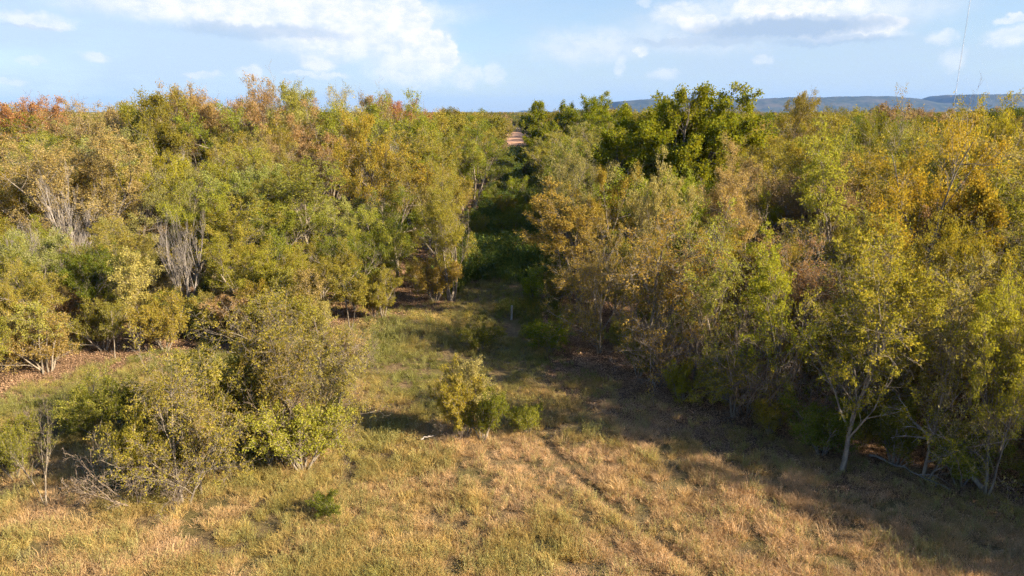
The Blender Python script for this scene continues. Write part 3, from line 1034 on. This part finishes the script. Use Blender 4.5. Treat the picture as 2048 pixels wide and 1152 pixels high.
# --- the rest of both woods
def fill():
    rng = random.Random(21)
    taken = [(t['x'], t['y'], max(1.2, .28 * t['w'])) for t in THINGS if t['kind'] not in ('shrub', 'brush')]
    cand = []
    for i in range(60000):
        y = 8 + (rng.random() ** .75) * 80
        x = rng.uniform(-.80, .86) * (y + 6)
        cand.append((x, y))
    for i in range(4000):
        cand.append((rng.uniform(13, 44), rng.uniform(-4, 22)))
    n = 0
    for x, y in cand:
        if not in_wood(x, y, 0.4, 1.0 if y < 42 else 2.0):
            continue
        if y < 12 + abs(x) * 0 and x < 0:
            continue
        side = 'L' if x < corridor_x(y) else 'R'
        gap = 2.6 + max(0, y - 40) * .062 if side == 'L' else 2.55 + max(0, y - 30) * .058
        if side == 'L' and y - float(front_y(LEFT_FRONT, np.array([x]))[0]) < 4:
            gap = 1.75
        if x / (y + 3) < -.74 or x > 36:
            gap *= 1.5
        ok = True
        for (a, b, r) in taken:
            if (a - x) ** 2 + (b - y) ** 2 < (gap + r * .35) ** 2:
                ok = False
                break
        if not ok:
            continue
        taken.append((x, y, .5))
        q = float(fbm(np.array([x / 9.0]), np.array([y / 9.0]), 31)[0])
        dfront = y - float(front_y(LEFT_FRONT if side == 'L' else RIGHT_FRONT, np.array([x]))[0])
        u = rng.random()
        if side == 'L':
            if dfront < 5:
                h = 2.6 + dfront * .5 + rng.uniform(-.5, .7)
                kind = 'sapling' if u < .72 else ('shrub' if u < .9 else 'vase')
                pal = rng.choice(['olive', 'olive', 'yellow-green', 'yellow-green', 'olive green', 'pale olive'])
            else:
                top = np.interp(y, [34, 42, 50, 60, 70, 80, 90, 104], [4.8, 6.4, 8.4, 9.8, 10.8, 11.1, 11.2, 11.2])
                h = top * rng.uniform(.82, 1.06)
                if y > 68 and -.56 < x / y < -.16:
                    h = rng.uniform(11.8, 13.6)
                    q = .65 if rng.random() < .55 else .55
                kind = 'round' if u < .52 else ('vase' if u < .80 else 'sparse' if u < .98 else 'bare')
                pal = ('olive green' if q < .39 else 'olive' if q < .47 else 'yellow-green' if q < .62 else 'tan')
                if rng.random() < (.15 if y > 68 and x / y > -.56 else .35):
                    pal = rng.choice(['olive', 'green', 'yellow-green', 'pale olive', 'olive green'])
        else:
            if dfront < 5 and u < .5:
                h = rng.uniform(3, 6)
                kind = 'sapling'
            else:
                top = np.interp(y, [8, 20, 28, 36, 46, 60, 80, 104], [9.5, 8.6, 8.8, 9.4, 10.2, 10.8, 11.1, 11.1])
                h = top * rng.uniform(.82, 1.05)
                ppx = project(x, y, h)[0]
                if 1195 < ppx < 1490 and y < 58:
                    h = min(h, CAM_Z - y * .078)
                kind = 'sparse' if (u < .7 and y < 45) or y < 31 or u < .2 else ('vase' if u < .7 else 'round')
            if kind == 'sparse' and y < 34 and rng.random() < .75:
                kind = 'twiggy'
            pal = ('olive' if q < .44 else 'yellow-green' if q < .54 else 'golden' if q < .57 else 'olive green')
            if x > 14 and rng.random() < .3:
                pal = rng.choice(['golden', 'golden', 'yellow-green', 'olive'])
            elif rng.random() < .3:
                pal = rng.choice(['olive', 'green', 'pale olive', 'tan'])
        if (y > 42 or (side == 'R' and y > 29)) and abs(x - corridor_x(y)) < ((1.5 if y > 36 else .6) + .38 * h if y < 70 else 1.7 + .33 * h):
            continue
        lim = height_limit(x, y)
        if lim < 1.8:
            continue
        if h > lim:
            h = lim * rng.uniform(.82, 1.0)
            if h < 4.2:
                kind = 'sapling' if rng.random() < .6 else 'shrub'
        plant(kind, pal, x, y, h, h * rng.uniform(.80, 1.05) if kind in ('round', 'vase') else (h * rng.uniform(.75, 1.0) if kind in ('sparse', 'twiggy') else None), rng=rng)
        n += 1
    print('FILL trees', n)
    # understorey shrubs
    n = 0
    spots = []
    for i in range(20000):
        y = 12 + (rng.random() ** .9) * 40
        x = rng.uniform(-.76, .76) * (y + 4)
        if not in_wood(x, y, .2):
            continue
        side = 'L' if x < corridor_x(y) else 'R'
        if side == 'L' and not in_wood(x, y, 2.6):
            continue
        gap = 2.5 + max(0, y - 36) * .06 if side == 'L' else 3.1 + max(0, y - 30) * .06
        if any((a - x) ** 2 + (b - y) ** 2 < gap * gap for a, b in spots):
            continue
        spots.append((x, y))
        if side == 'L':
            plant('shrub', rng.choice(['olive', 'olive green', 'yellow-green', 'tan', 'pale olive']), x, y, rng.uniform(1.5, 3.2), rng=rng)
        else:
            plant('shrub', rng.choice(['olive green', 'green', 'olive', 'golden', 'olive']), x, y, rng.uniform(1.0, 2.4), rng=rng)
        n += 1
    # shrubs closing in on the track
    for i in range(34):
        y = 43 + i * 3.6 + rng.uniform(-1, 1)
        for s in (-1, 0, 1):
            if rng.random() < (.6 if s else .34):
                x = corridor_x(y) + s * rng.uniform(2.0, 4.0) + rng.uniform(-.8, .8)
                if y < 47 and x < corridor_x(y) - .4:
                    continue
                plant('shrub', rng.choice(['green', 'dark green', 'olive green', 'green']), x, y, rng.uniform(1.3, 3.3), rng=rng)
                n += 1
    print('FILL shrubs', n)


fill()
from collections import Counter
print(Counter(NAMES[t['kind']] for t in THINGS))


# ------------------------------------------------------------------ scattered stuff: geometry nodes over points
POST = G(1023, 640)


def hides_post(x, y):
    return (np.abs(x - POST[0] * y / POST[1]) < .45) & (y > POST[1] - 3.2) & (y < POST[1] + .3)


def scatter(name, label, pts, rot, scl, idx, tint, tint2, proto_meshes):
    col = bpy.data.collections.new(name + '_pieces')
    for i, me in enumerate(proto_meshes):
        o = bpy.data.objects.new('%s_piece_%02d' % (name, i), me)
        col.objects.link(o)
    n = len(pts)
    me = bpy.data.meshes.new(name)
    me.vertices.add(n)
    me.vertices.foreach_set('co', np.asarray(pts, np.float32).ravel())

    def fv(key, val):
        a = me.attributes.new(key, 'FLOAT_VECTOR', 'POINT')
        a.data.foreach_set('vector', np.asarray(val, np.float32).ravel())
    fv('turn', rot)
    fv('size', scl)
    fv('tint', tint)
    fv('tint2', tint2)
    a = me.attributes.new('which', 'INT', 'POINT')
    a.data.foreach_set('value', np.asarray(idx, np.int32))
    ob = bpy.data.objects.new(name, me)
    COL.objects.link(ob)
    ng = bpy.data.node_groups.new(name, 'GeometryNodeTree')
    ng.interface.new_socket('Geometry', in_out='INPUT', socket_type='NodeSocketGeometry')
    ng.interface.new_socket('Geometry', in_out='OUTPUT', socket_type='NodeSocketGeometry')
    gi = ng.nodes.new('NodeGroupInput')
    go = ng.nodes.new('NodeGroupOutput')
    iop = ng.nodes.new('GeometryNodeInstanceOnPoints')
    ci = ng.nodes.new('GeometryNodeCollectionInfo')
    ci.inputs['Collection'].default_value = col
    ci.inputs['Separate Children'].default_value = True
    ci.inputs['Reset Children'].default_value = True

    def na(key, typ):
        nd = ng.nodes.new('GeometryNodeInputNamedAttribute')
        nd.data_type = typ
        nd.inputs['Name'].default_value = key
        return nd.outputs[0]
    L = ng.links.new
    L(gi.outputs[0], iop.inputs['Points'])
    L(ci.outputs[0], iop.inputs['Instance'])
    iop.inputs['Pick Instance'].default_value = True
    L(na('which', 'INT'), iop.inputs['Instance Index'])
    L(na('turn', 'FLOAT_VECTOR'), iop.inputs['Rotation'])
    L(na('size', 'FLOAT_VECTOR'), iop.inputs['Scale'])
    L(iop.outputs[0], go.inputs[0])
    md = ob.modifiers.new('scatter', 'NODES')
    md.node_group = ng
    ob['kind'] = 'stuff'
    ob['label'] = label
    return ob


def blades(rng, n, radius, h0, h1, lean, width, droop=.25):
    a = rng.random(n) * 6.283
    r = radius * np.sqrt(rng.random(n))
    base = np.stack([r * np.cos(a), r * np.sin(a), np.full(n, -.03)], -1)
    h = rng.uniform(h0, h1, n)
    da = a + rng.normal(0, .9, n)
    ln = np.abs(rng.normal(lean, lean * .5, n))
    d = unit(np.stack([np.cos(da) * ln, np.sin(da) * ln, np.ones(n)], -1))
    mid = base + d * (h * .55)[:, None]
    d2 = unit(d + np.stack([np.cos(da) * droop, np.sin(da) * droop, -droop * .6 * np.ones(n)], -1))
    tip = mid + d2 * (h * .45)[:, None]
    fa = rng.random(n) * 6.283
    s = np.stack([np.cos(fa), np.sin(fa), np.zeros(n)], -1) * width
    V = np.stack([base - s, base + s, mid + s * .8, mid - s * .8, tip], 1)
    o = np.arange(n)[:, None] * 5
    Fq = np.stack([o + np.array([0, 1, 2]), o + np.array([0, 2, 3]), o + np.array([3, 2, 4])], 1).reshape(-1, 3)
    val = np.repeat(rng.random(n), 3)
    val2 = np.repeat(rng.random(n), 3)
    return V.reshape(-1, 3), Fq, val, val2, np.stack([base, mid, tip], 1)


def tuft_mesh(name, rng, n, radius, h0, h1, lean, width, droop=.25, leaves=0, lsize=.03, heads=0):
    V, Fq, v1, v2, L = blades(rng, n, radius, h0, h1, lean, width, droop)
    parts = [(V, Fq)]
    vals, vals2 = [v1], [v2]
    for cnt, sz, t0, asp in ((leaves, lsize, .25, .45), (heads, lsize, .8, .35)):
        if cnt:
            A, B, a1, a2 = leaf_mesh(rng, L, cnt, sz, sz * .35, t0=t0, aspect=asp, upbias=.3)
            T = np.concatenate([B[:, [0, 1, 2]], B[:, [0, 2, 3]]])
            parts.append((A, T))
            vals.append(np.concatenate([a1, a1]))
            vals2.append(np.concatenate([a2, a2]))
    V, Fq = joined(parts)
    return mesh_np(name, V, Fq, [GRASS], {'val': np.concatenate(vals), 'val2': np.concatenate(vals2)})


def meadow():
    rng = np.random.default_rng(5)
    dry = [tuft_mesh('dry_tuft', rng, 46, .20, .28, .62, .45, .006, .5, heads=3, lsize=.028) for _ in range(5)]
    fluffy = [tuft_mesh('fluffy_tuft', rng, 60, .26, .16, .40, .8, .006, .8, heads=1, lsize=.03) for _ in range(4)]
    forb = [tuft_mesh('forb', rng, 9, .12, .35, .68, .22, .005, .1, leaves=20, lsize=.034) for _ in range(5)]
    low = [tuft_mesh('low_grass', rng, 44, .24, .12, .32, .7, .007, .5) for _ in range(3)]
    tall = [tuft_mesh('tall_weed', rng, 9, .22, .8, 1.5, .18, .007, .12, leaves=34, lsize=.085) for _ in range(4)]
    protos_ = dry + fluffy + forb + low + tall
    k0 = dict(dry=(0, 5), fluffy=(5, 4), forb=(9, 5), low=(14, 3), tall=(17, 4))

    # meadow points
    n = 72000
    y = 13.5 + 34 * rng.random(n) ** 1.15
    x = rng.uniform(-.82, .80, n) * (y + 3.5)
    inside = in_wood(x, y, leaf_margin(x, y) + 1.8)
    lit = on_litter(x, y)
    keep = ~inside & (rng.random(n) < np.where(lit, .5, 1.0))
    x, y = x[keep], y[keep]
    n = len(x)
    # distance into the shade of the right wood's overhang and other zones
    g1 = fbm(x / 2.4, y / 2.4, 11)
    g2 = fbm(x / .8, y / .8, 17, 3)
    g3 = fbm(x / 6, y / 6, 23, 3)
    drutt = dist_poly(x, y, RUT)
    # dryness: right of the rut and near the camera is straw; towards the wood greener
    side = x - np.interp(y, RUT_A[::-1, 1], RUT_A[::-1, 0])
    dist_right = y - front_y(RIGHT_FRONT, x)
    edge_r = np.exp(-(np.minimum(0, dist_right) / 3.0) ** 2) * (x > -1)
    far = smooth01((y - 24) / 8)
    green = np.clip(.29 + (g1 - .5) * 1.7 + .5 * far + .45 * edge_r - .30 * smooth01((side + 4) / 4) * (1 - far) + .5 * np.exp(-((x - G(150, 830)[0]) ** 2 + (y - G(150, 830)[1]) ** 2) / 9.0) + .08 * (x < -3) - .12 * smooth01((20 - y) / 5), 0, 1)
    straw = np.array([.49, .355, .220])
    gold = np.array([.42, .320, .135])
    yg = np.array([.31, .270, .085])
    gr = np.array([.175, .190, .050])
    sg = np.array([.28, .285, .125])
    tint = np.where(green[:, None] < .35, straw + (gold - straw) * (green / .35)[:, None],
                    np.where(green[:, None] < .65, gold + (yg - gold) * ((green - .35) / .3)[:, None], yg + (gr - yg) * ((green - .65) / .35)[:, None]))
    u = rng.random(n)
    kind = np.zeros(n, int)
    pf = np.clip(.22 + .5 * (green - .25) + .7 * (g2 - .5), .06, .6)
    isforb = u < pf
    isfl = ~isforb & (rng.random(n) < np.where(green < .34, .55, .15))
    islow = ~isforb & ~isfl & (rng.random(n) < .35)
    isdry = ~isforb & ~isfl & ~islow
    for m, key in ((isforb, 'forb'), (isfl, 'fluffy'), (islow, 'low'), (isdry, 'dry')):
        a, b = k0[key]
        kind[m] = a + rng.integers(0, b, m.sum())
    tint[isforb] = tint[isforb] * .25 + (sg + (gr - sg) * rng.random((n, 1)) * .6)[isforb] * .75
    tint[isfl] = tint[isfl] * .5 + straw * .5
    tint *= (1 + rng.normal(0, .18, (n, 1)))
    tint *= (0.78 + .44 * g2)[:, None]
    s = rng.uniform(.5, 1.08, n) * (.42 + .7 * g3) * (1 - .7 * np.exp(-(drutt / .26) ** 2)) * (1 - .45 * np.exp(-(dist_poly(x, y, RUT2) / .35) ** 2))
    s *= np.where(edge_r > .6, .8, 1)
    tus = rng.random(n) < .05
    s = np.where(tus, s * 1.28, s)
    tint[tus] *= np.where(rng.random((tus.sum(), 1)) < .5, 1.08, .8)
    # bare gaps
    gap = (fbm(x / .8, y / .8, 41, 3) < .37) | ((drutt < .18) & (rng.random(n) < .6) & (fbm(x / .9, y / .9, 91, 2) > .42))
    bare = (g1 < .40) & (y < 22) & (rng.random(n) < .35)
    k = ~gap & ~bare & ~hides_post(x, y)
    pts = np.stack([x, y, gz(x, y)], -1)
    rot = np.stack([rng.normal(0, .12, n), rng.normal(0, .12, n), rng.random(n) * 6.283], -1)
    scl = np.stack([s, s, s * rng.uniform(.8, 1.2, n)], -1)
    t2 = tint * np.array([1.12, .98, .85])
    scatter('meadow_grass', 'tall straw and yellow-green meadow grass mixed with leafy weeds', pts[k], rot[k], scl[k], kind[k], tint[k], t2[k], protos_)

    # green weeds of the track and the shaded opening
    n = 9000
    y = 36 + 187 * rng.random(n) ** 2.0
    x = corridor_x(y) + rng.uniform(-4.2, 4.2, n)
    keep = fbm(x / 2.2, y / 2.2, 51, 3) + .12 * (y > 50) > .45
    red = (y > 40) & (y < 48) & (np.abs(x - corridor_x(y) + 1.2) < 1.3)
    keep &= rng.random(n) < .35 + .65 * smooth01((y - 37) / 8)
    keep &= ~red & ~hides_post(x, y)
    x, y = x[keep], y[keep]
    n = len(x)
    kind = np.where(rng.random(n) < np.clip((y - 44) / 10, .0, .8), 17 + rng.integers(0, 4, n), 9 + rng.integers(0, 5, n))
    s = rng.uniform(.7, 1.3, n) * (.3 + 1.4 * fbm(x / 3, y / 3, 61, 3)) * np.where(kind >= 17, 1.0, 1.2) * (.55 + .45 * smooth01((y - 37) / 9))
    tint = np.array([.085, .135, .035]) * (1 + rng.normal(0, .18, (n, 1))) * np.array([1, 1, 1])
    tint = tint + np.array([.09, .06, .0]) * (rng.random((n, 1)) < .2)
    tint = np.where((y < 45)[:, None], tint * np.array([1.45, 1.1, .95]), tint)
    pts = np.stack([x, y, gz(x, y)], -1)
    rot = np.stack([rng.normal(0, .1, n), rng.normal(0, .1, n), rng.random(n) * 6.283], -1)
    scatter('track_weeds', 'tall green weeds filling the overgrown track between the woods', pts, rot, np.stack([s, s, s], -1), kind, tint, tint * np.array([1.3, 1.1, .9]), protos_)


meadow()


def litter():
    rng = np.random.default_rng(8)
    ms = []
    for i in range(4):
        n = 130
        a = rng.random(n) * 6.28
        r = .50 * np.sqrt(rng.random(n))
        P = np.zeros((n, 2, 3))
        P[:, 0, 0] = r * np.cos(a)
        P[:, 0, 1] = r * np.sin(a)
        P[:, 0, 2] = .012 + .03 * rng.random(n)
        P[:, 1] = P[:, 0] + np.stack([np.cos(a * 3), np.sin(a * 3), 0 * a], -1) * .02
        V, Fq, v1, v2 = leaf_mesh(rng, P, 1, .052, .006, upbias=1.6)
        V[:, 2] = np.maximum(V[:, 2], .004)
        ms.append(mesh_np('litter', V, Fq, [GRASS], {'val': v1, 'val2': v2}))
    n = 26000
    y = 10 + 45 * rng.random(n)
    x = rng.uniform(-.82, .80, n) * (y + 3.5)
    k = in_wood(x, y, leaf_margin(x, y) - .4) | on_litter(x, y)
    x, y = x[k], y[k]
    n = len(x)
    tint = np.where(rng.random((n, 1)) < .6, np.array([.34, .225, .145]), np.array([.21, .135, .085])) * (1 + rng.normal(0, .2, (n, 1)))
    pts = np.stack([x, y, gz(x, y)], -1)
    rot = np.stack([0 * x, 0 * x, rng.random(n) * 6.28], -1)
    s = rng.uniform(.8, 1.3, n)
    scatter('leaf_litter', 'fallen orange-brown leaves on the floor of the woods', pts, rot, np.stack([s, s, s], -1), rng.integers(0, 4, n), tint, tint * 1.35, ms)


litter()


# ------------------------------------------------------------------ the woods beyond, reading as one mass
def far_wood():
    rng = np.random.default_rng(12)
    ms = []
    for i in range(5):
        st = [stem_line(rng, (0, 0, -.2), (rng.normal(0, .08), rng.normal(0, .08), 1), 5.2, .15)]
        P, R = np.stack([st[0][0]]), np.stack([st[0][1]])
        lv = [(P, R)]
        for a in (dict(n=9, t0=.3, t1=1, ang=48, angj=12, ratio=.85, up=.45, wig=.13, K=6, rr=.6, prof=.35),
                  dict(n=7, t0=.2, t1=1, ang=46, angj=14, ratio=.5, up=.35, wig=.16, K=4, rr=.6, prof=.4),
                  dict(n=5, t0=.15, t1=1, ang=46, angj=16, ratio=.55, up=.2, wig=.2, K=3, rr=.6, prof=.3)):
            lv.append(sprout(rng, *lv[-1], **a))
        V, Fq, v1, v2 = leaf_mesh(rng, lv[-1][0], 44, .15, .20, t0=.05, aspect=.65)
        T, TF = joined([tubes(*lv[0], 5), tubes(*lv[1], 3)])
        Va, Fa = joined([(V, Fq), (T, TF)])
        v1 = np.concatenate([v1, np.zeros(len(TF))])
        v2 = np.concatenate([v2, np.zeros(len(TF))])
        h = np.percentile(Va[:, 2], 99.7)
        Va = Va / h
        ms.append(mesh_np('far_tree', Va, Fa, [FARLEAF, BARK], {'val': v1, 'val2': v2}, midx=np.concatenate([np.zeros(len(Fq)), np.ones(len(TF))])))
    pts = []
    for (y0, y1, n, g) in ((88, 220, 9000, 5.2), (220, 480, 16000, 7.0), (480, 1100, 16000, 14), (1100, 3000, 9000, 30)):
        y = y0 + (y1 - y0) * rng.random(n)
        x = rng.uniform(-.86, .86, n) * y
        cell = np.stack([np.floor(x / g), np.floor(y / g)], -1)
        _, first = np.unique(cell, axis=0, return_index=True)
        pts.append(np.stack([x[first], y[first]], -1))
    p = np.concatenate(pts)
    x, y = p[:, 0], p[:, 1]
    clear = (y < 425) & (np.abs(x - corridor_x(y)) < 6.0 + 2.5 * smooth01((y - 230) / 60))
    # open fields behind the big oak
    field = (y > 260) & (y < 900) & (x / y > .30) & (x / y < .42)
    field &= fbm(x / 60, y / 60, 3) < .62
    k = ~clear & ~field
    x, y = x[k], y[k]
    n = len(x)
    q = fbm(x / 40, y / 40, 77)
    h = rng.uniform(8.0, 11.6, n) * np.where(y > 480, .95, 1) * np.where((rng.random(n) < .06) & (y < 420), 1.22, 1)
    h = np.where((np.abs(1024 + F * x / (y * .968 + 1) - 1140) < 120) & (y < 135), h * .8, h)
    pal = np.array([PAL[c][0] for c in ('olive', 'olive green', 'olive', 'yellow-green', 'green', 'tan')])
    pi = np.clip(((q - .3) / .4 * 5 + rng.normal(0, 1, n)).astype(int), 0, 5)
    tint = pal[pi] * .82 * (1 + rng.normal(0, .12, (n, 1)))
    w = h * rng.uniform(.9, 1.25, n)
    scatter('woods', 'autumn woods beyond, crown behind crown to the horizon', np.stack([x, y, 0 * x], -1),
            np.stack([0 * x, 0 * x, rng.random(n) * 6.28], -1), np.stack([w, w, h], -1), rng.integers(0, 5, n), tint, tint * np.array([1.25, 1.12, 1.1]), ms)
    print('FAR', n)


far_wood()


# ------------------------------------------------------------------ built things: post, fallen limbs, mast
def put(name, V, Fq, mat, parent=None, smooth=True):
    o = bpy.data.objects.new(name, mesh_np(name, V, Fq, [mat], smooth=smooth))
    COL.objects.link(o)
    o.parent = parent
    return o


def empty(name, loc, label, cat, group=None):
    o = bpy.data.objects.new(name, None)
    o.location = loc
    o.empty_display_size = .3
    o['label'] = label
    o['category'] = cat
    if group:
        o['group'] = group
    COL.objects.link(o)
    return o


def build_post():
    x, y = G(1023, 640)
    z = float(gz(x, y))
    m = bark_material('weathered_white_post', (0.36, 0.33, 0.27), (0.56, 0.53, 0.46), 9)
    zs = np.array([-.12, .0, .3, .6, .84, .88, .885])
    rs = np.array([.066, .064, .060, .058, .056, .046, .004])
    P = np.zeros((1, 7, 3))
    P[0, :, 2] = zs
    P[0, :, 0] = .03 * zs
    o = put('wooden_post', *tubes(P, rs[None], 9), m)
    o.location = (x, y, z)
    o['label'] = 'short whitish wooden post standing at the mouth of the track'
    o['category'] = 'post'


build_post()


def fallen(pts, r, label, seed, mat, twigs=7):
    rng = np.random.default_rng(seed)
    pts = np.array(pts, float)
    base = pts[0].copy()
    t = np.linspace(0, 1, 12)
    k = np.linspace(0, 1, len(pts))
    P = np.stack([np.interp(t, k, pts[:, i]) for i in range(3)], -1) - base
    P += rng.normal(0, .025, P.shape)
    R = r * (1 - .72 * t)
    root = empty('fallen_branch', base, label, 'branch', 'fallen branches')
    put('limb', *tubes(P[None], R[None], 7), mat, root)
    c, cr = sprout(rng, P[None], R[None], twigs, .3, 1, 42, 12, .38, .1, .16, 6, .6)
    d, dr = sprout(rng, c, cr, 4, .2, 1, 40, 14, .5, .1, .2, 4, .65)
    put('twigs', *joined([tubes(c, cr, 4), tubes(d, dr, 3)]), mat, root)


def at_depth(px, py, Y):
    d = ray(px, py)
    s = Y / d[1]
    return (s * d[0], Y, CAM_Z + s * d[2])


gx = G(1968, 982)
fallen([(gx[0], gx[1], .05), at_depth(1900, 905, gx[1] + .3), at_depth(1835, 850, gx[1] + .7), at_depth(1800, 815, gx[1] + 1.0)], .085,
       'pale broken limb leaning in the shaded wood, its foot on the ground', 5, BARK_PALE, 5)
a, b = G(1738, 915), G(1900, 985)
fallen([(a[0], a[1], .12), ((a[0] + b[0]) / 2, (a[1] + b[1]) / 2, .16), (b[0], b[1], .1)], .05, 'thin pale branch on the ground by the clear lit trunk', 6, BARK_PALE, 5)
a, b = G(560, 690), G(470, 712)
fallen([(a[0], a[1], .5), ((a[0] + b[0]) / 2, (a[1] + b[1]) / 2, .35), (b[0], b[1], .05)], .07, 'grey dead branch lying at the edge of the sunlit wood', 7, BARK_PALE, 10)
a, b = G(845, 893), G(872, 888)
fallen([(a[0], a[1], .34), (b[0], b[1], .36)], .03, 'short pale stick in the dry grass below the central bush', 8, BARK_PALE, 2)


def build_mast():
    Y = 700.0
    p = at_depth(1909, 200, Y)
    m, k, out = new_mat('galvanised_steel')
    b = k.n('ShaderNodeBsdfPrincipled')
    b.inputs['Base Color'].default_value = (.45, .46, .48, 1)
    b.inputs['Metallic'].default_value = .5
    b.inputs['Roughness'].default_value = .5
    k.l(b.outputs[0], out.inputs[0])
    root = empty('radio_mast', (p[0], Y, 0), 'very thin tall radio mast rising above the blue ridge', 'mast')
    H, w = 160.0, .42
    ang = [0, 2.094, 4.189]
    c = [np.array([w * math.cos(a), w * math.sin(a)]) for a in ang]
    for q in c:
        P = np.array([[[q[0], q[1], 0], [q[0], q[1], H / 2], [q[0], q[1], H]]])
        put('leg', *tubes(P, np.full((1, 3), .06), 5), m, root)
    L = []
    n = 110
    for i in range(n):
        z0, z1 = H * i / n, H * (i + 1) / n
        for j in range(3):
            u, v = c[j], c[(j + 1) % 3]
            L.append([[u[0], u[1], z0], [v[0], v[1], z1]])
    put('bracing', *tubes(np.array(L), np.full((len(L), 2), .02), 3), m, root, False)
    for j, a in enumerate(ang):
        for hh in (55, 105, 155):
            e = np.array([[[0, 0, hh], [70 * math.cos(a + .5), 70 * math.sin(a + .5), 0]]], float)
            put('guy_wire', *tubes(e, np.full((1, 2), .012), 3), m, root, False)


build_mast()


# ------------------------------------------------------------------ labels of the plants
NOUN = {'round': 'broadleaf tree', 'vase': 'multi-stemmed tree', 'sparse': 'thin-crowned tree', 'oak': 'oak', 'twiggy': 'twiggy tree', 'bare': 'bare tree', 'wispy': 'wispy tree',
        'sapling': 'sapling', 'shrub': 'shrub', 'brush': 'brush'}
CATEGORY = {'round': 'tree', 'vase': 'tree', 'sparse': 'tree', 'oak': 'tree', 'twiggy': 'tree', 'bare': 'tree', 'wispy': 'tree', 'sapling': 'sapling', 'shrub': 'shrub', 'brush': 'brush'}
ORD = ['', 'second', 'third', 'fourth', 'fifth', 'sixth', 'seventh', 'eighth', 'ninth', 'tenth', 'eleventh', 'twelfth', 'thirteenth', 'fourteenth', 'fifteenth']


def label_all():
    marks = [t for t in THINGS if t['key']]
    bins = {}
    for t in THINGS:
        t['px'], t['py'] = project(t['x'], t['y'], t['h'] * .7)
        t['root']['category'] = CATEGORY[t['kind']]
        lit = t['x'] < corridor_x(t['y'])
        if t['y'] < float(front_y(LEFT_FRONT if lit else RIGHT_FRONT, np.array([t['x']]))[0]) - .6 and abs(t['x'] - corridor_x(t['y'])) < 22:
            t['root']['group'] = 'bushes and small trees standing in the meadow'
        else:
            n = {'tree': 'trees', 'sapling': 'saplings', 'shrub': 'shrubs', 'brush': 'dead brush'}[CATEGORY[t['kind']]]
            t['root']['group'] = n + (' of the sunlit wood' if lit else ' of the shaded wood')
        if t['label']:
            t['root']['label'] = t['label']
            continue
        if not -30 < t['px'] < 2078 or t['y'] < 12:
            t['root']['label'] = '%s %s outside the picture beside the shaded wood' % (t['pal'], NOUN[t['kind']])
            t['root']['group'] = 'plants just outside the picture'
            continue
        best = min(marks, key=lambda m: (m['x'] - t['x']) ** 2 + (m['y'] - t['y']) ** 2 + (400 if (m['x'] < corridor_x(m['y'])) != lit else 0))
        dx, dy = t['x'] - best['x'], t['y'] - best['y']
        track = (dx > 0) if lit else (dx < 0)
        if abs(dy) > 1.6 * abs(dx):
            rel = 'straight behind' if dy > 0 else 'straight in front of'
        elif abs(dx) > 1.6 * abs(dy):
            rel = 'on the track side of' if track else 'beside, away from the track,'
        else:
            rel = ('behind, on the track side of' if track else 'behind, away from the track,') if dy > 0 else ('in front, on the track side of' if track else 'in front, away from the track,')
        bins.setdefault((t['pal'], t['kind'], best['key'], rel), []).append((math.hypot(dx, dy), t))
    for (pal, kind, key, rel), lst in bins.items():
        lst.sort(key=lambda q: q[0])
        for i, (_, t) in enumerate(lst):
            t['root']['label'] = ' '.join(('%s %s %s %s %s' % (ORD[min(i, 14)], pal, NOUN[kind], rel, key)).split())


label_all()


# ------------------------------------------------------------------ haze: the air that turns the ridge blue
def build_haze():
    x0, x1, y0, y1, z0, z1 = -9400, 9400, -1200, 9400, -6.0, 175.0
    V = np.array([(x, y, z) for z in (z0, z1) for y in (y0, y1) for x in (x0, x1)], float)
    Fq = [(0, 2, 3, 1), (4, 5, 7, 6), (0, 1, 5, 4), (2, 6, 7, 3), (0, 4, 6, 2), (1, 3, 7, 5)]
    m, k, out = new_mat('air')
    pv = k.n('ShaderNodeVolumePrincipled')
    pv.inputs['Color'].default_value = (0.24, 0.47, 1.0, 1)
    pv.inputs['Density'].default_value = 0.00009
    k.l(pv.outputs[0], out.inputs['Volume'])
    o = bpy.data.objects.new('haze', mesh_np('haze', V, Fq, [m]))
    o['kind'] = 'stuff'
    o['label'] = 'thin blue haze in the air before the ridge'
    COL.objects.link(o)


build_haze()
